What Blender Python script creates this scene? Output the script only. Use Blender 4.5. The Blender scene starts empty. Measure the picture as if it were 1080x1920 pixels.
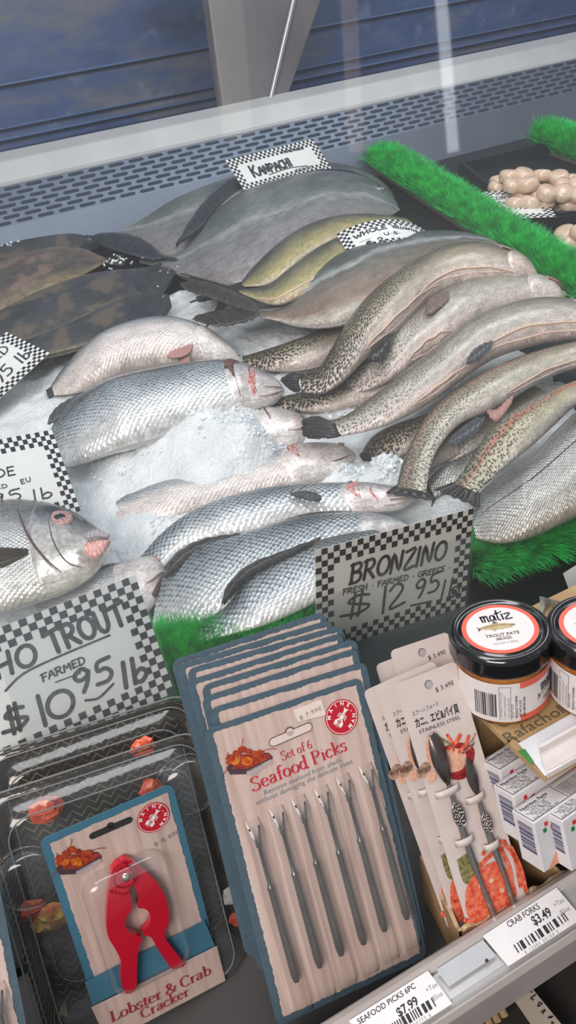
import bpy, math, random
import numpy as np
from mathutils import Vector, Matrix
random.seed(7)
PI = math.pi
sc = bpy.context.scene
col = sc.collection

# ------------------------------------------------------------------ camera
H0 = 1.55                                   # height of the lens above the floor
FPX = 1443.0                                # focal length in pixels of the 1080x1920 frame
Xc = Vector((.889, .3485, -.2976)).normalized()      # world X seen from the camera
Zc = Vector((-.167, .85, .5)); Zc = (Zc - Xc * Zc.dot(Xc)).normalized()
Yc = Zc.cross(Xc)
RW = Matrix((Xc, Yc, Zc))                   # camera coords -> world coords
cam_d = bpy.data.cameras.new('camera'); cam = bpy.data.objects.new('camera', cam_d); col.objects.link(cam)
cam_d.sensor_fit = 'VERTICAL'; cam_d.sensor_height = 24; cam_d.lens = 24 * FPX / 1920
cam_d.clip_start = .01
EYE = Vector((0, 0, H0))
cam.matrix_world = Matrix.Translation(EYE) @ RW.to_4x4()
sc.camera = cam
# ------------------------------------------------------------------ light
sc.view_settings.view_transform = 'Standard'; sc.view_settings.look = 'None'
sc.view_settings.gamma = 1; sc.view_settings.use_curve_mapping = False
sc.view_settings.exposure = 0.1
w = bpy.data.worlds.new('world'); sc.world = w; w.use_nodes = True
w.node_tree.nodes['Background'].inputs[0].default_value = (.62, .66, .72, 1)
w.node_tree.nodes['Background'].inputs[1].default_value = .42
def area(name, loc, target, sx, sy, power, colr=(1, 1, 1)):
    l = bpy.data.lights.new(name, 'AREA'); l.shape = 'RECTANGLE'; l.size = sx; l.size_y = sy
    l.energy = power; l.color = colr
    o = bpy.data.objects.new(name, l); col.objects.link(o)
    o.location = loc
    o.rotation_euler = (Vector(target) - Vector(loc)).to_track_quat('-Z', 'Y').to_euler()
    return o
area('case_light', (.6, .72, 2.25), (.5, 1.0, 1.1), 2.4, .3, 14, (.97, .98, 1))
area('room_light', (-1.5, -1.15, 2.9), (.2, .5, 1.0), 1.6, 1.0, 64, (1, .90, .84))

# ------------------------------------------------------------------ pixel -> place
def ray(px, py):
    return (RW @ Vector((px - 540, 960 - py, -FPX))).normalized()
def proj(p):
    q = RW.transposed() @ (Vector(p) - EYE)
    return 540 + FPX * q.x / -q.z, 960 - FPX * q.y / -q.z
def hit(px, py, P, N):
    r = ray(px, py); return EYE + r * ((Vector(P) - EYE).dot(N) / r.dot(N))
TS = .29                                    # slope of the display bed towards the customer
TP = Vector((0, .814, H0 - .5)); TN = Vector((0, -TS, 1)).normalized()
TY = Vector((0, 1, TS)).normalized()
def bed(px, py, lift=0.0):                  # point over the sloping bed
    return hit(px, py, TP + TN * lift, TN)
def atz(px, py, z): return hit(px, py, (0, 0, z), Vector((0, 0, 1)))
def aty(px, py, y): return hit(px, py, (0, y, 0), Vector((0, 1, 0)))

def rodr(v):
    th = np.linalg.norm(v)
    if th < 1e-9: return np.eye(3)
    k = v / th; K = np.array([[0, -k[2], k[1]], [k[2], 0, -k[0]], [-k[1], k[0], 0]])
    return np.eye(3) + math.sin(th) * K + (1 - math.cos(th)) * K @ K
RWn = np.array([list(r) for r in RW])
def pose(model, px, R0, D, wr=.12, s0=None):
    """least squares pose + size of a known shape standing at distance D whose corners show at px"""
    M = np.array([list(m) + [0] * (3 - len(m)) for m in model], float); P = np.array(px, float)
    cpx = P.mean(0); c0 = np.array(ray(*cpx)) * D
    span = max(np.linalg.norm(M[i] - M[j]) for i in range(len(M)) for j in range(len(M)))
    spx = max(np.linalg.norm(P[i] - P[j]) for i in range(len(P)) for j in range(len(P)))
    x = np.zeros(7); x[6] = math.log(spx * D / FPX / span)
    R0 = np.array([list(r) for r in R0]); Mc = M.mean(0)
    x[3:6] = c0
    def res(x):
        R = rodr(x[:3]) @ R0; W = (M - Mc) @ R.T * math.exp(x[6]) + x[3:6]
        q = W @ RWn
        u = 540 + FPX * q[:, 0] / -q[:, 2]; v = 960 - FPX * q[:, 1] / -q[:, 2]
        r = list(((u - P[:, 0]) / 2)) + list((v - P[:, 1]) / 2)
        r += list(x[:3] / wr) + [(np.linalg.norm(x[3:6]) - D) / .003]
        if s0: r += [(x[6] - math.log(s0)) / .02]
        return np.array(r)
    lam = 1e-3; r = res(x)
    for it in range(80):
        J = np.array([(res(x + np.eye(7)[k] * 1e-5) - r) / 1e-5 for k in range(7)]).T
        d = -np.linalg.solve(J.T @ J + lam * np.diag(np.diag(J.T @ J) + 1e-9), J.T @ r)
        r2 = res(x + d)
        if (r2 ** 2).sum() < (r ** 2).sum(): x = x + d; r = r2; lam *= .4
        else: lam *= 3
    R = rodr(x[:3]) @ R0; s = math.exp(x[6]); n = len(P)
    t = x[3:6] - R @ Mc * s
    m = Matrix.Identity(4)
    for i in range(3):
        for j in range(3): m[i][j] = R[i][j]
        m[i][3] = t[i] + EYE[i]
    print('POSE', 'rms px %.1f' % (2 * math.sqrt((r[:2 * n] ** 2).mean())), 'size', round(s, 4), 'rot', [round(math.degrees(a), 1) for a in x[:3]])
    return m, s
def frame(u, v, n=None):                    # columns u, v, n
    u = Vector(u).normalized(); v = Vector(v); v = (v - u * v.dot(u)).normalized(); n = u.cross(v)
    return Matrix((u, v, n)).transposed()
UPRIGHT = frame((1, 0, 0), (0, .1, 1))

# ------------------------------------------------------------------ materials
MATS = {}
def ramp(nt, stops, fac=None, interp='LINEAR'):
    n = nt.nodes.new('ShaderNodeValToRGB'); cr = n.color_ramp; cr.interpolation = interp
    while len(cr.elements) < len(stops): cr.elements.new(.5)
    for e, (p, c) in zip(cr.elements, stops):
        e.position = p; e.color = (*c, 1) if len(c) == 3 else c
    if fac is not None: nt.links.new(fac, n.inputs[0])
    return n.outputs[0]
def math_(nt, op, a, b=None, c=None, clamp=False):
    n = nt.nodes.new('ShaderNodeMath'); n.operation = op; n.use_clamp = clamp
    for i, q in enumerate((a, b, c)):
        if q is None: continue
        if isinstance(q, (int, float)): n.inputs[i].default_value = q
        else: nt.links.new(q, n.inputs[i])
    return n.outputs[0]
def mixc(nt, f, a, b, mode='MIX'):
    n = nt.nodes.new('ShaderNodeMix'); n.data_type = 'RGBA'; n.blend_type = mode
    for s, q in ((n.inputs[0], f), (n.inputs[6], a), (n.inputs[7], b)):
        if isinstance(q, (int, float)): s.default_value = q
        elif isinstance(q, tuple): s.default_value = (*q, 1) if len(q) == 3 else q
        else: nt.links.new(q, s)
    return n.outputs[2]
def maprange(nt, v, a, b, c=0, d=1):
    n = nt.nodes.new('ShaderNodeMapRange'); n.inputs[1].default_value = a; n.inputs[2].default_value = b
    n.inputs[3].default_value = c; n.inputs[4].default_value = d; nt.links.new(v, n.inputs[0]); return n.outputs[0]
def tex(nt, kind, scale, vec=None, **kw):
    n = nt.nodes.new('ShaderNodeTex' + kind)
    if vec is not None: nt.links.new(vec, n.inputs['Vector'])
    n.inputs['Scale'].default_value = scale
    for k, v in kw.items():
        if k in n.inputs: n.inputs[k].default_value = v
        else: setattr(n, k, v)
    return n
def obj_co(nt):
    return nt.nodes.new('ShaderNodeTexCoord').outputs['Object']
def bump(nt, hgt, strength, dist=.001):
    b = nt.nodes.new('ShaderNodeBump'); b.inputs['Strength'].default_value = strength; b.inputs['Distance'].default_value = dist
    nt.links.new(hgt, b.inputs['Height']); return b.outputs[0]
def mat(name, c=(.5, .5, .5), rough=.5, metal=0., noise=0., nscale=40, bmp=0., bscale=300, bdist=.001, spec=.5,
        trans=0., ior=1.45, emit=None, c2=None, coat=0., sss=0., sheen=0., alpha=1.):
    if name in MATS: return MATS[name]
    m = bpy.data.materials.new(name); m.use_nodes = True; nt = m.node_tree; b = nt.nodes['Principled BSDF']
    b.inputs['Base Color'].default_value = (*c, 1); b.inputs['Roughness'].default_value = rough
    b.inputs['Metallic'].default_value = metal; b.inputs['Specular IOR Level'].default_value = spec
    b.inputs['Transmission Weight'].default_value = trans; b.inputs['IOR'].default_value = ior
    b.inputs['Coat Weight'].default_value = coat; b.inputs['Coat Roughness'].default_value = .1
    b.inputs['Alpha'].default_value = alpha
    if sss:
        b.inputs['Subsurface Weight'].default_value = sss; b.inputs['Subsurface Radius'].default_value = (1, .8, .7); b.inputs['Subsurface Scale'].default_value = .004
    if emit:
        b.inputs['Emission Color'].default_value = (*emit[0], 1); b.inputs['Emission Strength'].default_value = emit[1]
    co = obj_co(nt)
    if noise or c2:
        n = tex(nt, 'Noise', nscale, co, Detail=5.)
        if c2 is None: c2 = tuple(max(0, q * (1 - noise)) for q in c)
        f = maprange(nt, n.outputs[0], .35, .65)
        nt.links.new(mixc(nt, f, tuple(c), tuple(c2)), b.inputs['Base Color'])
    else:
        n = tex(nt, 'Noise', 60, co, Detail=3.)
        nt.links.new(mixc(nt, maprange(nt, n.outputs[0], .3, .7), tuple(q * .96 for q in c), tuple(min(1, q * 1.04) for q in c)), b.inputs['Base Color'])
    if bmp:
        n = tex(nt, 'Noise', bscale, co, Detail=4.)
        nt.links.new(bump(nt, n.outputs[0], bmp, bdist), b.inputs['Normal'])
    MATS[name] = m; return m
def mat_film(name, tint=(.9, .93, .95), gloss=.15, haze=.06, rough=.05, scratch=0.):
    """thin clear plastic or glass sheet: see-through, mirror sheen by angle, a pale painted-in film"""
    if name in MATS: return MATS[name]
    m = bpy.data.materials.new(name); m.use_nodes = True; nt = m.node_tree; nt.nodes.clear()
    out = nt.nodes.new('ShaderNodeOutputMaterial')
    tr = nt.nodes.new('ShaderNodeBsdfTransparent'); tr.inputs[0].default_value = (*tint, 1)
    gl = nt.nodes.new('ShaderNodeBsdfGlossy'); gl.inputs['Roughness'].default_value = rough
    df = nt.nodes.new('ShaderNodeBsdfDiffuse'); df.inputs[0].default_value = (.85, .88, .9, 1)
    lw_ = nt.nodes.new('ShaderNodeLayerWeight'); lw_.inputs[0].default_value = .5
    fz = math_(nt, 'MULTIPLY_ADD', math_(nt, 'POWER', lw_.outputs['Facing'], 5.), .96, .04)
    a = nt.nodes.new('ShaderNodeMixShader'); b = nt.nodes.new('ShaderNodeMixShader')
    co = obj_co(nt); n = tex(nt, 'Noise', 3.5, co, Detail=4.)
    nt.links.new(math_(nt, 'MULTIPLY', fz, gloss / .04 * 1.0, clamp=True), a.inputs[0])
    nt.links.new(maprange(nt, n.outputs[0], .3, .7, haze * .6, haze * 1.4), b.inputs[0])  # white diffuse share stands in for the milky reflection haze
    nt.links.new(tr.outputs[0], b.inputs[1]); nt.links.new(df.outputs[0], b.inputs[2])
    nt.links.new(b.outputs[0], a.inputs[1]); nt.links.new(gl.outputs[0], a.inputs[2])
    if scratch:
        n2 = tex(nt, 'Noise', 90, co, Detail=2.); nt.links.new(bump(nt, n2.outputs[0], scratch, .002), gl.inputs['Normal'])
    nt.links.new(a.outputs[0], out.inputs[0]); MATS[name] = m; return m

# ------------------------------------------------------------------ mesh collector
def tag(o, label=None, cat=None, group=None, kind=None):
    if label: o['label'] = label
    if cat: o['category'] = cat
    if group: o['group'] = group
    if kind: o['kind'] = kind
    return o
def empty(name, mw=None, **kw):
    o = bpy.data.objects.new(name, None); col.objects.link(o); o.empty_display_size = .02
    if mw is not None: o.matrix_world = mw
    return tag(o, **kw)
class MB:
    def __init__(s): s.v = []; s.f = []; s.m = []; s.smooth = []; s.uv = {}
    def add(s, vs, fs, m=0, smooth=False, T=None):
        o = len(s.v); s.v += [tuple(T @ Vector(p)) if T else tuple(p) for p in vs]
        for f in fs: s.f.append([o + i for i in f]); s.m.append(m); s.smooth.append(smooth)
        return s
    def box(s, x0, x1, y0, y1, z0, z1, m=0, T=None):
        vs = [(x, y, z) for x in (x0, x1) for y in (y0, y1) for z in (z0, z1)]
        return s.add(vs, [(0, 1, 3, 2), (4, 6, 7, 5), (0, 4, 5, 1), (2, 3, 7, 6), (0, 2, 6, 4), (1, 5, 7, 3)], m, False, T)
    def quad(s, x0, x1, y0, y1, z, m=0, T=None): return s.add([(x0, y0, z), (x1, y0, z), (x1, y1, z), (x0, y1, z)], [(0, 1, 2, 3)], m, False, T)
    def poly(s, pts, z=0, m=0, T=None): return s.add([(p[0], p[1], z) for p in pts], [tuple(range(len(pts)))], m, False, T)
    def prism(s, pts, z0, z1, m=0, T=None, smooth=False):
        n = len(pts); vs = [(p[0], p[1], z0) for p in pts] + [(p[0], p[1], z1) for p in pts]
        s.add(vs, [tuple(range(n - 1, -1, -1)), tuple(range(n, 2 * n))], m, False, T)
        return s.add(vs, [(i, (i + 1) % n, n + (i + 1) % n, n + i) for i in range(n)], m, smooth, T)
    def disc(s, x, y, r, z, m=0, n=28, T=None, ry=None):
        return s.poly([(x + r * math.cos(2 * PI * i / n), y + (ry or r) * math.sin(2 * PI * i / n)) for i in range(n)], z, m, T)
    def ring(s, x, y, r0, r1, z, m=0, n=40, T=None):
        vs = [(x + r * math.cos(2 * PI * i / n), y + r * math.sin(2 * PI * i / n), z) for r in (r0, r1) for i in range(n)]
        return s.add(vs, [(i, n + i, n + (i + 1) % n, (i + 1) % n) for i in range(n)], m, False, T)
    def lathe(s, prof, n=48, m=0, T=None, smooth=True):
        vs = [(r * math.cos(2 * PI * i / n), r * math.sin(2 * PI * i / n), z) for r, z in prof for i in range(n)]
        fs = [(k * n + i, k * n + (i + 1) % n, (k + 1) * n + (i + 1) % n, (k + 1) * n + i) for k in range(len(prof) - 1) for i in range(n)]
        return s.add(vs, fs, m, smooth, T)
    def tube(s, pts, r, n=8, m=0, T=None, caps=True, flat=1.0, up=None):
        pts = [Vector(p) for p in pts]; rs = r if isinstance(r, (list, tuple)) else [r] * len(pts)
        vs = []; prev = Vector(up) if up else None
        for i, p in enumerate(pts):
            t = (pts[min(i + 1, len(pts) - 1)] - pts[max(i - 1, 0)]).normalized()
            if prev is None: prev = Vector((0, 0, 1)) if abs(t.z) < .9 else Vector((1, 0, 0))
            b = t.cross(prev).normalized(); a = b.cross(t).normalized(); prev = a
            for k in range(n):
                an = 2 * PI * k / n; vs.append(p + (b * math.cos(an) + a * math.sin(an) * flat) * rs[i])
        fs = [(i * n + k, i * n + (k + 1) % n, (i + 1) * n + (k + 1) % n, (i + 1) * n + k) for i in range(len(pts) - 1) for k in range(n)]
        s.add(vs, fs, m, True, T)
        if caps: s.add([vs[k] for k in range(n)], [tuple(range(n - 1, -1, -1))], m, False, T); s.add(vs[-n:], [tuple(range(n))], m, False, T)
        return s
    def sphere(s, c, r, m=0, T=None, nu=16, nv=10, sc_=(1, 1, 1)):
        vs = []; 
        for j in range(nv + 1):
            a = PI * j / nv
            for i in range(nu):
                b = 2 * PI * i / nu
                vs.append((c[0] + r * sc_[0] * math.sin(a) * math.cos(b), c[1] + r * sc_[1] * math.sin(a) * math.sin(b), c[2] + r * sc_[2] * math.cos(a)))
        fs = [(j * nu + i, (j + 1) * nu + i, (j + 1) * nu + (i + 1) % nu, j * nu + (i + 1) % nu) for j in range(nv) for i in range(nu)]
        return s.add(vs, fs, m, True, T)
    def grid(s, P, m=0, smooth=True, uvs=None, T=None):        # P[i][j] points; uvs {layer: [i][j]}
        ni, nj = len(P), len(P[0]); o = len(s.v)
        s.add([P[i][j] for i in range(ni) for j in range(nj)], [(i * nj + j, (i + 1) * nj + j, (i + 1) * nj + j + 1, i * nj + j + 1) for i in range(ni - 1) for j in range(nj - 1)], m, smooth, T)
        if uvs:
            for k, U in uvs.items():
                d = s.uv.setdefault(k, {})
                for i in range(ni):
                    for j in range(nj): d[o + i * nj + j] = U[i][j]
        return s
    def build(s, name, mats, parent=None, mw=None, solid=0, bevel=0, sub=0):
        me = bpy.data.meshes.new(name); me.from_pydata(s.v, [], s.f)
        for q in (mats if isinstance(mats, (list, tuple)) else [mats]): me.materials.append(q)
        me.polygons.foreach_set('material_index', s.m); me.polygons.foreach_set('use_smooth', s.smooth)
        for k, d in s.uv.items():
            L = me.uv_layers.new(name=k); vi = np.empty(len(me.loops), int); me.loops.foreach_get('vertex_index', vi)
            arr = np.zeros((len(s.v), 2)); 
            for i, q in d.items(): arr[i] = q
            L.data.foreach_set('uv', arr[vi].ravel())
        me.update(); o = bpy.data.objects.new(name, me); col.objects.link(o)
        if parent: o.parent = parent
        if mw is not None: o.matrix_world = mw
        if sub: q = o.modifiers.new('sub', 'SUBSURF'); q.levels = q.render_levels = sub
        if solid: q = o.modifiers.new('solid', 'SOLIDIFY'); q.thickness = solid; q.offset = 0
        if bevel: q = o.modifiers.new('bevel', 'BEVEL'); q.width = bevel; q.segments = 2; q.limit_method = 'ANGLE'
        return o
_tc = {}
def text(mb, s, x, y, size, m=0, z=0., ang=0., sx=1., shear=0., bold=0., align='LEFT', T=None, gap=1.):
    key = (s, round(shear, 3), round(bold, 4), align, gap)
    if key not in _tc:
        c = bpy.data.curves.new('t', 'FONT'); c.body = s; c.size = 1; c.shear = shear; c.offset = bold; c.align_x = align; c.resolution_u = 3; c.space_character = gap
        o = bpy.data.objects.new('t', c); col.objects.link(o)
        bpy.context.view_layer.update()
        me = bpy.data.meshes.new_from_object(o.evaluated_get(bpy.context.evaluated_depsgraph_get()))
        _tc[key] = ([tuple(v.co) for v in me.vertices], [tuple(p.vertices) for p in me.polygons])
        bpy.data.objects.remove(o); bpy.data.curves.remove(c); bpy.data.meshes.remove(me)
    vs, fs = _tc[key]; ca, sa = math.cos(ang), math.sin(ang)
    pts = [(x + (p[0] * sx * ca - p[1] * sa) * size, y + (p[0] * sx * sa + p[1] * ca) * size, z) for p in vs]
    mb.add(pts, fs, m, False, T)
def crom(pts, n, closed=False):
    """smooth curve of n points through pts (equal chord spacing)"""
    P = [np.array(p, float) for p in pts]
    E = [2 * P[0] - P[1]] + P + [2 * P[-1] - P[-2]]
    dense = []
    for i in range(1, len(E) - 2):
        for k in range(12):
            t = k / 12; a, b, c, d = E[i - 1:i + 3]
            dense.append(.5 * ((2 * b) + (c - a) * t + (2 * a - 5 * b + 4 * c - d) * t * t + (3 * b - a - 3 * c + d) * t ** 3))
    dense.append(P[-1]); D = np.array(dense)
    L = np.r_[0, np.cumsum(np.linalg.norm(np.diff(D, axis=0), axis=1))]
    q = np.linspace(0, L[-1], n)
    return np.stack([np.interp(q, L, D[:, k]) for k in range(D.shape[1])], 1)
def arc(cx, cy, rx, ry, a0, a1, n=10):
    return [(cx + rx * math.cos(math.radians(a0 + (a1 - a0) * i / n)), cy + ry * math.sin(math.radians(a0 + (a1 - a0) * i / n))) for i in range(n + 1)]
def stroke(mb, pts, wd, m=0, z=0., T=None, nib=None, smooth=True):
    """marker line (round tip) or broad-nib pen line along pts"""
    P = [np.array(p[:2], float) for p in pts]
    if len(P) > 2 and smooth: P = list(crom(P, max(8, 4 * len(P))))
    L = []; Rr = []
    for i, p in enumerate(P):
        t = P[min(i + 1, len(P) - 1)] - P[max(i - 1, 0)]; t = t / (np.linalg.norm(t) + 1e-12)
        n = np.array([-t[1], t[0]])
        hw = wd / 2 if nib is None else max(nib[1] * wd, abs(n @ np.array([math.cos(nib[0]), math.sin(nib[0])])) * wd) / 2
        L.append(p + n * hw); Rr.append(p - n * hw)
    vs = [(q[0], q[1], z) for q in L] + [(q[0], q[1], z) for q in Rr]; k = len(P)
    mb.add(vs, [(i, k + i, k + i + 1, i + 1) for i in range(k - 1)], m, False, T)
    if nib is None:
        for p in (P[0], P[-1]): mb.disc(p[0], p[1], wd / 2, z, m, 10, T)
# ================================================================== setting
black = mat('black_tray_plastic', (.012, .018, .024), .35, bmp=.1, bscale=200)
def structure(mb, name, m, mw=None, **kw): return tag(mb.build(name, m, mw=mw, **kw), kind='structure')
structure(MB().box(-3, 4, -3, 5, -.05, 0), 'floor', mat('floor_tile', (.05, .045, .04), .6, noise=.3))
# ---- back of the case: ledge, slotted air grille, sloping steel
BY = 1.74
steel = mat('brushed_steel', (.15, .19, .25), .42, .5, noise=.12, nscale=8, bmp=.04, bscale=60)
steel_lt = mat('bright_steel', (.56, .57, .57), .5, .1, noise=.12, nscale=9)
slotm = mat('grille_slot_dark', (.02, .03, .06), .7)
g0 = aty(540, 232, BY - .01); g1 = aty(540, 300, BY - .05)
zt, zb = g0.z, g1.z
l0 = aty(540, 190, BY + .02).z
z_bed_back = TP.z + TS * (BY - .08 - TP.y)
XL, XR = -.9, 3.2
mb = MB()
prof = [(BY + .06, l0 + .015), (BY + .02, l0), (BY, zt + .006), (BY - .012, zt + .002)]
for a, b in zip(prof, prof[1:]): mb.add([(XL, *a), (XR, *a), (XR, *b), (XL, *b)], [(0, 1, 2, 3)], 0)
o = mb.build('rear_ledge', steel_lt, solid=.004, bevel=.001); tag(o, 'bright white metal ledge strip along the back wall of the case', 'ledge')
mb = MB()                                    # grille plate
A = Vector((0, BY - .012, zt)); B = Vector((0, BY - .05, zb)); up = (A - B)
mb.add([(XL, B.y, B.z), (XR, B.y, B.z), (XR, A.y, A.z), (XL, A.y, A.z)], [(0, 1, 2, 3)], 0)
gr = mb.build('air_grille', steel, solid=.002); tag(gr, 'steel return air grille with rows of slots under the rear ledge', 'grille')
mb = MB(); nrow = 7
n_ = Vector((0, -up.z, up.y)).normalized()
for r in range(nrow):
    c = B + up * ((r + .6) / (nrow + .1)); h = up * .042
    x = XL + (r % 2) * .021
    while x < XR - .05:
        p = [c - h, c + h]
        q = [(x + .003, *(c - h).yz), (x + .031, *(c - h).yz), (x + .034, *c.yz), (x + .031, *(c + h).yz), (x + .003, *(c + h).yz), (x, *c.yz)]
        mb.add([Vector(k) + n_ * .0016 for k in q], [(0, 1, 2, 3, 4, 5)], 0); x += .043
mb.build('slots', slotm, gr)
mb = MB()                                    # steel apron below the grille down to the bed
mb.add([(XL, B.y, B.z), (XR, B.y, B.z), (XR, B.y - .035, z_bed_back - .02), (XL, B.y - .035, z_bed_back - .02)], [(0, 1, 2, 3)], 0)
o = mb.build('rear_apron', mat('apron_steel', (.15, .18, .23), .4, .5, noise=.15, nscale=6), solid=.003); tag(o, 'plain grey steel apron between grille and fish bed', 'panel')
# ---- back wall of steel sliding doors, their blue reflections painted into the colour
bluew = bpy.data.materials.new('blue_reflection_door'); bluew.use_nodes = True; nt = bluew.node_tree; b = nt.nodes['Principled BSDF']
co = obj_co(nt); mp = nt.nodes.new('ShaderNodeMapping'); mp.inputs['Scale'].default_value = (1.2, 1, 3.5); nt.links.new(co, mp.inputs[0])
n = tex(nt, 'Noise', 2.2, mp.outputs[0], Detail=7., Roughness=.65); n2 = tex(nt, 'Noise', 14, co, Detail=3.)
c1 = ramp(nt, [(.3, (.02, .035, .08)), (.48, (.045, .085, .21)), (.58, (.11, .125, .17)), (.75, (.2, .19, .21))], n.outputs[0])
nt.links.new(mixc(nt, maprange(nt, n2.outputs[0], .62, .75, 0, .35), c1, (.25, .3, .4)), b.inputs['Base Color']); b.inputs['Roughness'].default_value = .45
mb = MB(); mb.box(XL, XR, BY + .30, BY + .33, .9, 2.7)
structure(mb, 'wall_back', bluew)
mb = MB()
for z, t_, y in ((l0 + .03, .005, BY + .285), (l0 + .052, .003, BY + .285), (l0 + .135, .004, BY + .285)): mb.box(XL, XR, y, y + .014, z, z + t_)
structure(mb, 'trim_1', mat('blue_rail_edge', (.12, .2, .38), .3, .4))
mb = MB(); mb.box(XL, XR, BY + .06, BY + .30, l0 + .0, l0 + .012)
structure(mb, 'trim_2', mat('door_track_blue', (.02, .05, .14), .35, .3))
# centre post of the rear doors, widening upward
a, b_, c, d = aty(428, 275, BY + .06), aty(512, 262, BY + .06), aty(769, -480, BY + .06), aty(322, -500, BY + .06)
mb = MB()
for dy in (0,):
    q = [a, b_, c, d]; vs = [Vector(p) for p in q] + [Vector(p) + Vector((0, .04, 0)) for p in q]
    mb.add(vs, [(0, 1, 2, 3), (7, 6, 5, 4), (0, 4, 5, 1), (1, 5, 6, 2), (2, 6, 7, 3), (3, 7, 4, 0)], 0)
post = mb.build('door_post', mat('post_grey_brown', (.2, .19, .2), .4, .2, noise=.35, nscale=5), bevel=.004)
tag(post, 'grey brown post between the rear doors behind the kanpachi sign', 'post')
mb = MB()
p0, p1 = aty(490, 260, BY + .055), aty(655, -450, BY + .055); mb.tube([p0, p1], .006)
mb.build('post_edge', mat('post_edge_pale', (.45, .48, .5), .3, .6), post)
# ---- black bed under the fish, front deck, base
mb = MB()
yF = .62
def tz(y): return TP.z + TS * (y - TP.y)
mb.add([(XL, yF, tz(yF) - .012), (XR, yF, tz(yF) - .012), (XR, BY - .08, tz(BY - .08) - .012), (XL, BY - .08, tz(BY - .08) - .012)], [(0, 1, 2, 3)], 0)
bedo = mb.build('fish_bed', black, solid=.01); tag(bedo, 'black sloping tray bed under all the fish and ice', 'tray')
mb = MB(); zd = H0 - .60
mb.add([(XL, yF, tz(yF) - .012), (XR, yF, tz(yF) - .012), (XR, .50, zd), (XL, .50, zd)], [(3, 2, 1, 0)], 0)
mb.box(XL, XR, .46, .50, .05, zd + .012)
o = mb.build('case_front', mat('case_black_green', (.004, .011, .012), .4, bmp=.05, spec=.3)); tag(o, 'black front deck and base of the fish case', 'case')
# ---- front glass, leaning back
GB = Vector((0, .455, zd + .01)); GD = Vector((0, .36, 1)).normalized()
GT = GB + GD * 1.25
mb = MB(); mb.add([(XL, *GB.yz), (XR, *GB.yz), (XR, *GT.yz), (XL, *GT.yz)], [(0, 1, 2, 3)], 0)
glass = mb.build('glass_pane', mat_film('case_glass', (.95, .97, .98), .045, .035, .03))
tag(glass, 'large leaning clear glass pane across the front of the fish case', 'glass')
def onglass(px, py, off=0):
    n = Vector((0, -GD.z, GD.y)); return hit(px, py, GB - n * off, n)

# hanging tube lamps of the shop behind the viewer, mirrored in the glass as pale streaks
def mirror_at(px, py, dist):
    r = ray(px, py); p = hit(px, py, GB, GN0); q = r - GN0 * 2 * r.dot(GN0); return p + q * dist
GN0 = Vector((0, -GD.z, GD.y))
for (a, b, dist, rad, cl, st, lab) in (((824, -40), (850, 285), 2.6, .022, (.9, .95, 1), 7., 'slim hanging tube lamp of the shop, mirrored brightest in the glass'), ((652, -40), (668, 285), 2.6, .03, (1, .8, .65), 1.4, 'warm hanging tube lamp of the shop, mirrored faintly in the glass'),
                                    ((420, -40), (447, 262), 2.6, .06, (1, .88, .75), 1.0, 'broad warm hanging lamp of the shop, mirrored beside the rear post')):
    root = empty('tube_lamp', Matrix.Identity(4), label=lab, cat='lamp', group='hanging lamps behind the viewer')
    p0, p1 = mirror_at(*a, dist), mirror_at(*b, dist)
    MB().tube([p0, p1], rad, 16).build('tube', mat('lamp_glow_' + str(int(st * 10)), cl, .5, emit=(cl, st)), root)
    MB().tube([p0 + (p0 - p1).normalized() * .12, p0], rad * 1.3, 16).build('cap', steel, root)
# ================================================================== ice
def bump_at(pts):                             # list of (px, py, radius m, height m)
    return [(bed(px, py), r, h) for px, py, r, h in pts]
MOUNDS = bump_at([(310, 832, .05, .034), (390, 815, .045, .032), (455, 812, .03, .02), (290, 895, .035, .016), (380, 868, .04, .028), (470, 868, .035, .030), (420, 850, .07, .03), (330, 888, .05, .014), (250, 830, .05, .012), (500, 800, .04, .02), (230, 895, .05, .018), (380, 930, .035, .02),
                  (470, 900, .05, .022), (560, 905, .03, .016), (330, 1010, .05, .018), (250, 990, .06, .012), (150, 720, .1, .01), (400, 590, .1, .012), (640, 905, .03, .02), (730, 895, .03, .03), (640, 770, .04, .02), (350, 1160, .035, .02)])
from mathutils import noise as mn
def ice_h(p):
    h = 0
    for c, r, hh in MOUNDS:
        h += hh * math.exp(-((p - c).length / r) ** 2)
    h += .006 * mn.noise(p * 18) + .004 * mn.noise(p * 55) + .0025 * mn.noise(p * 140)
    return h
icem = bpy.data.materials.new('crushed_ice'); icem.use_nodes = True; nt = icem.node_tree; b = nt.nodes['Principled BSDF']
co = obj_co(nt)
v = tex(nt, 'Voronoi', 190, co); n = tex(nt, 'Noise', 25, co, Detail=6.)
nt.links.new(mixc(nt, maprange(nt, n.outputs[0], .35, .7), (.68, .71, .72), (.84, .86, .86)), b.inputs['Base Color'])
b.inputs['Roughness'].default_value = .28; b.inputs['Subsurface Weight'].default_value = .5; b.inputs['Subsurface Radius'].default_value = (.8, .9, 1); b.inputs['Subsurface Scale'].default_value = .006
n3 = tex(nt, 'Noise', 160, co, Detail=5.)
nt.links.new(bump(nt, math_(nt, 'ADD', v.outputs['Distance'], n3.outputs[0]), .45, .003), b.inputs['Normal'])
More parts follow.
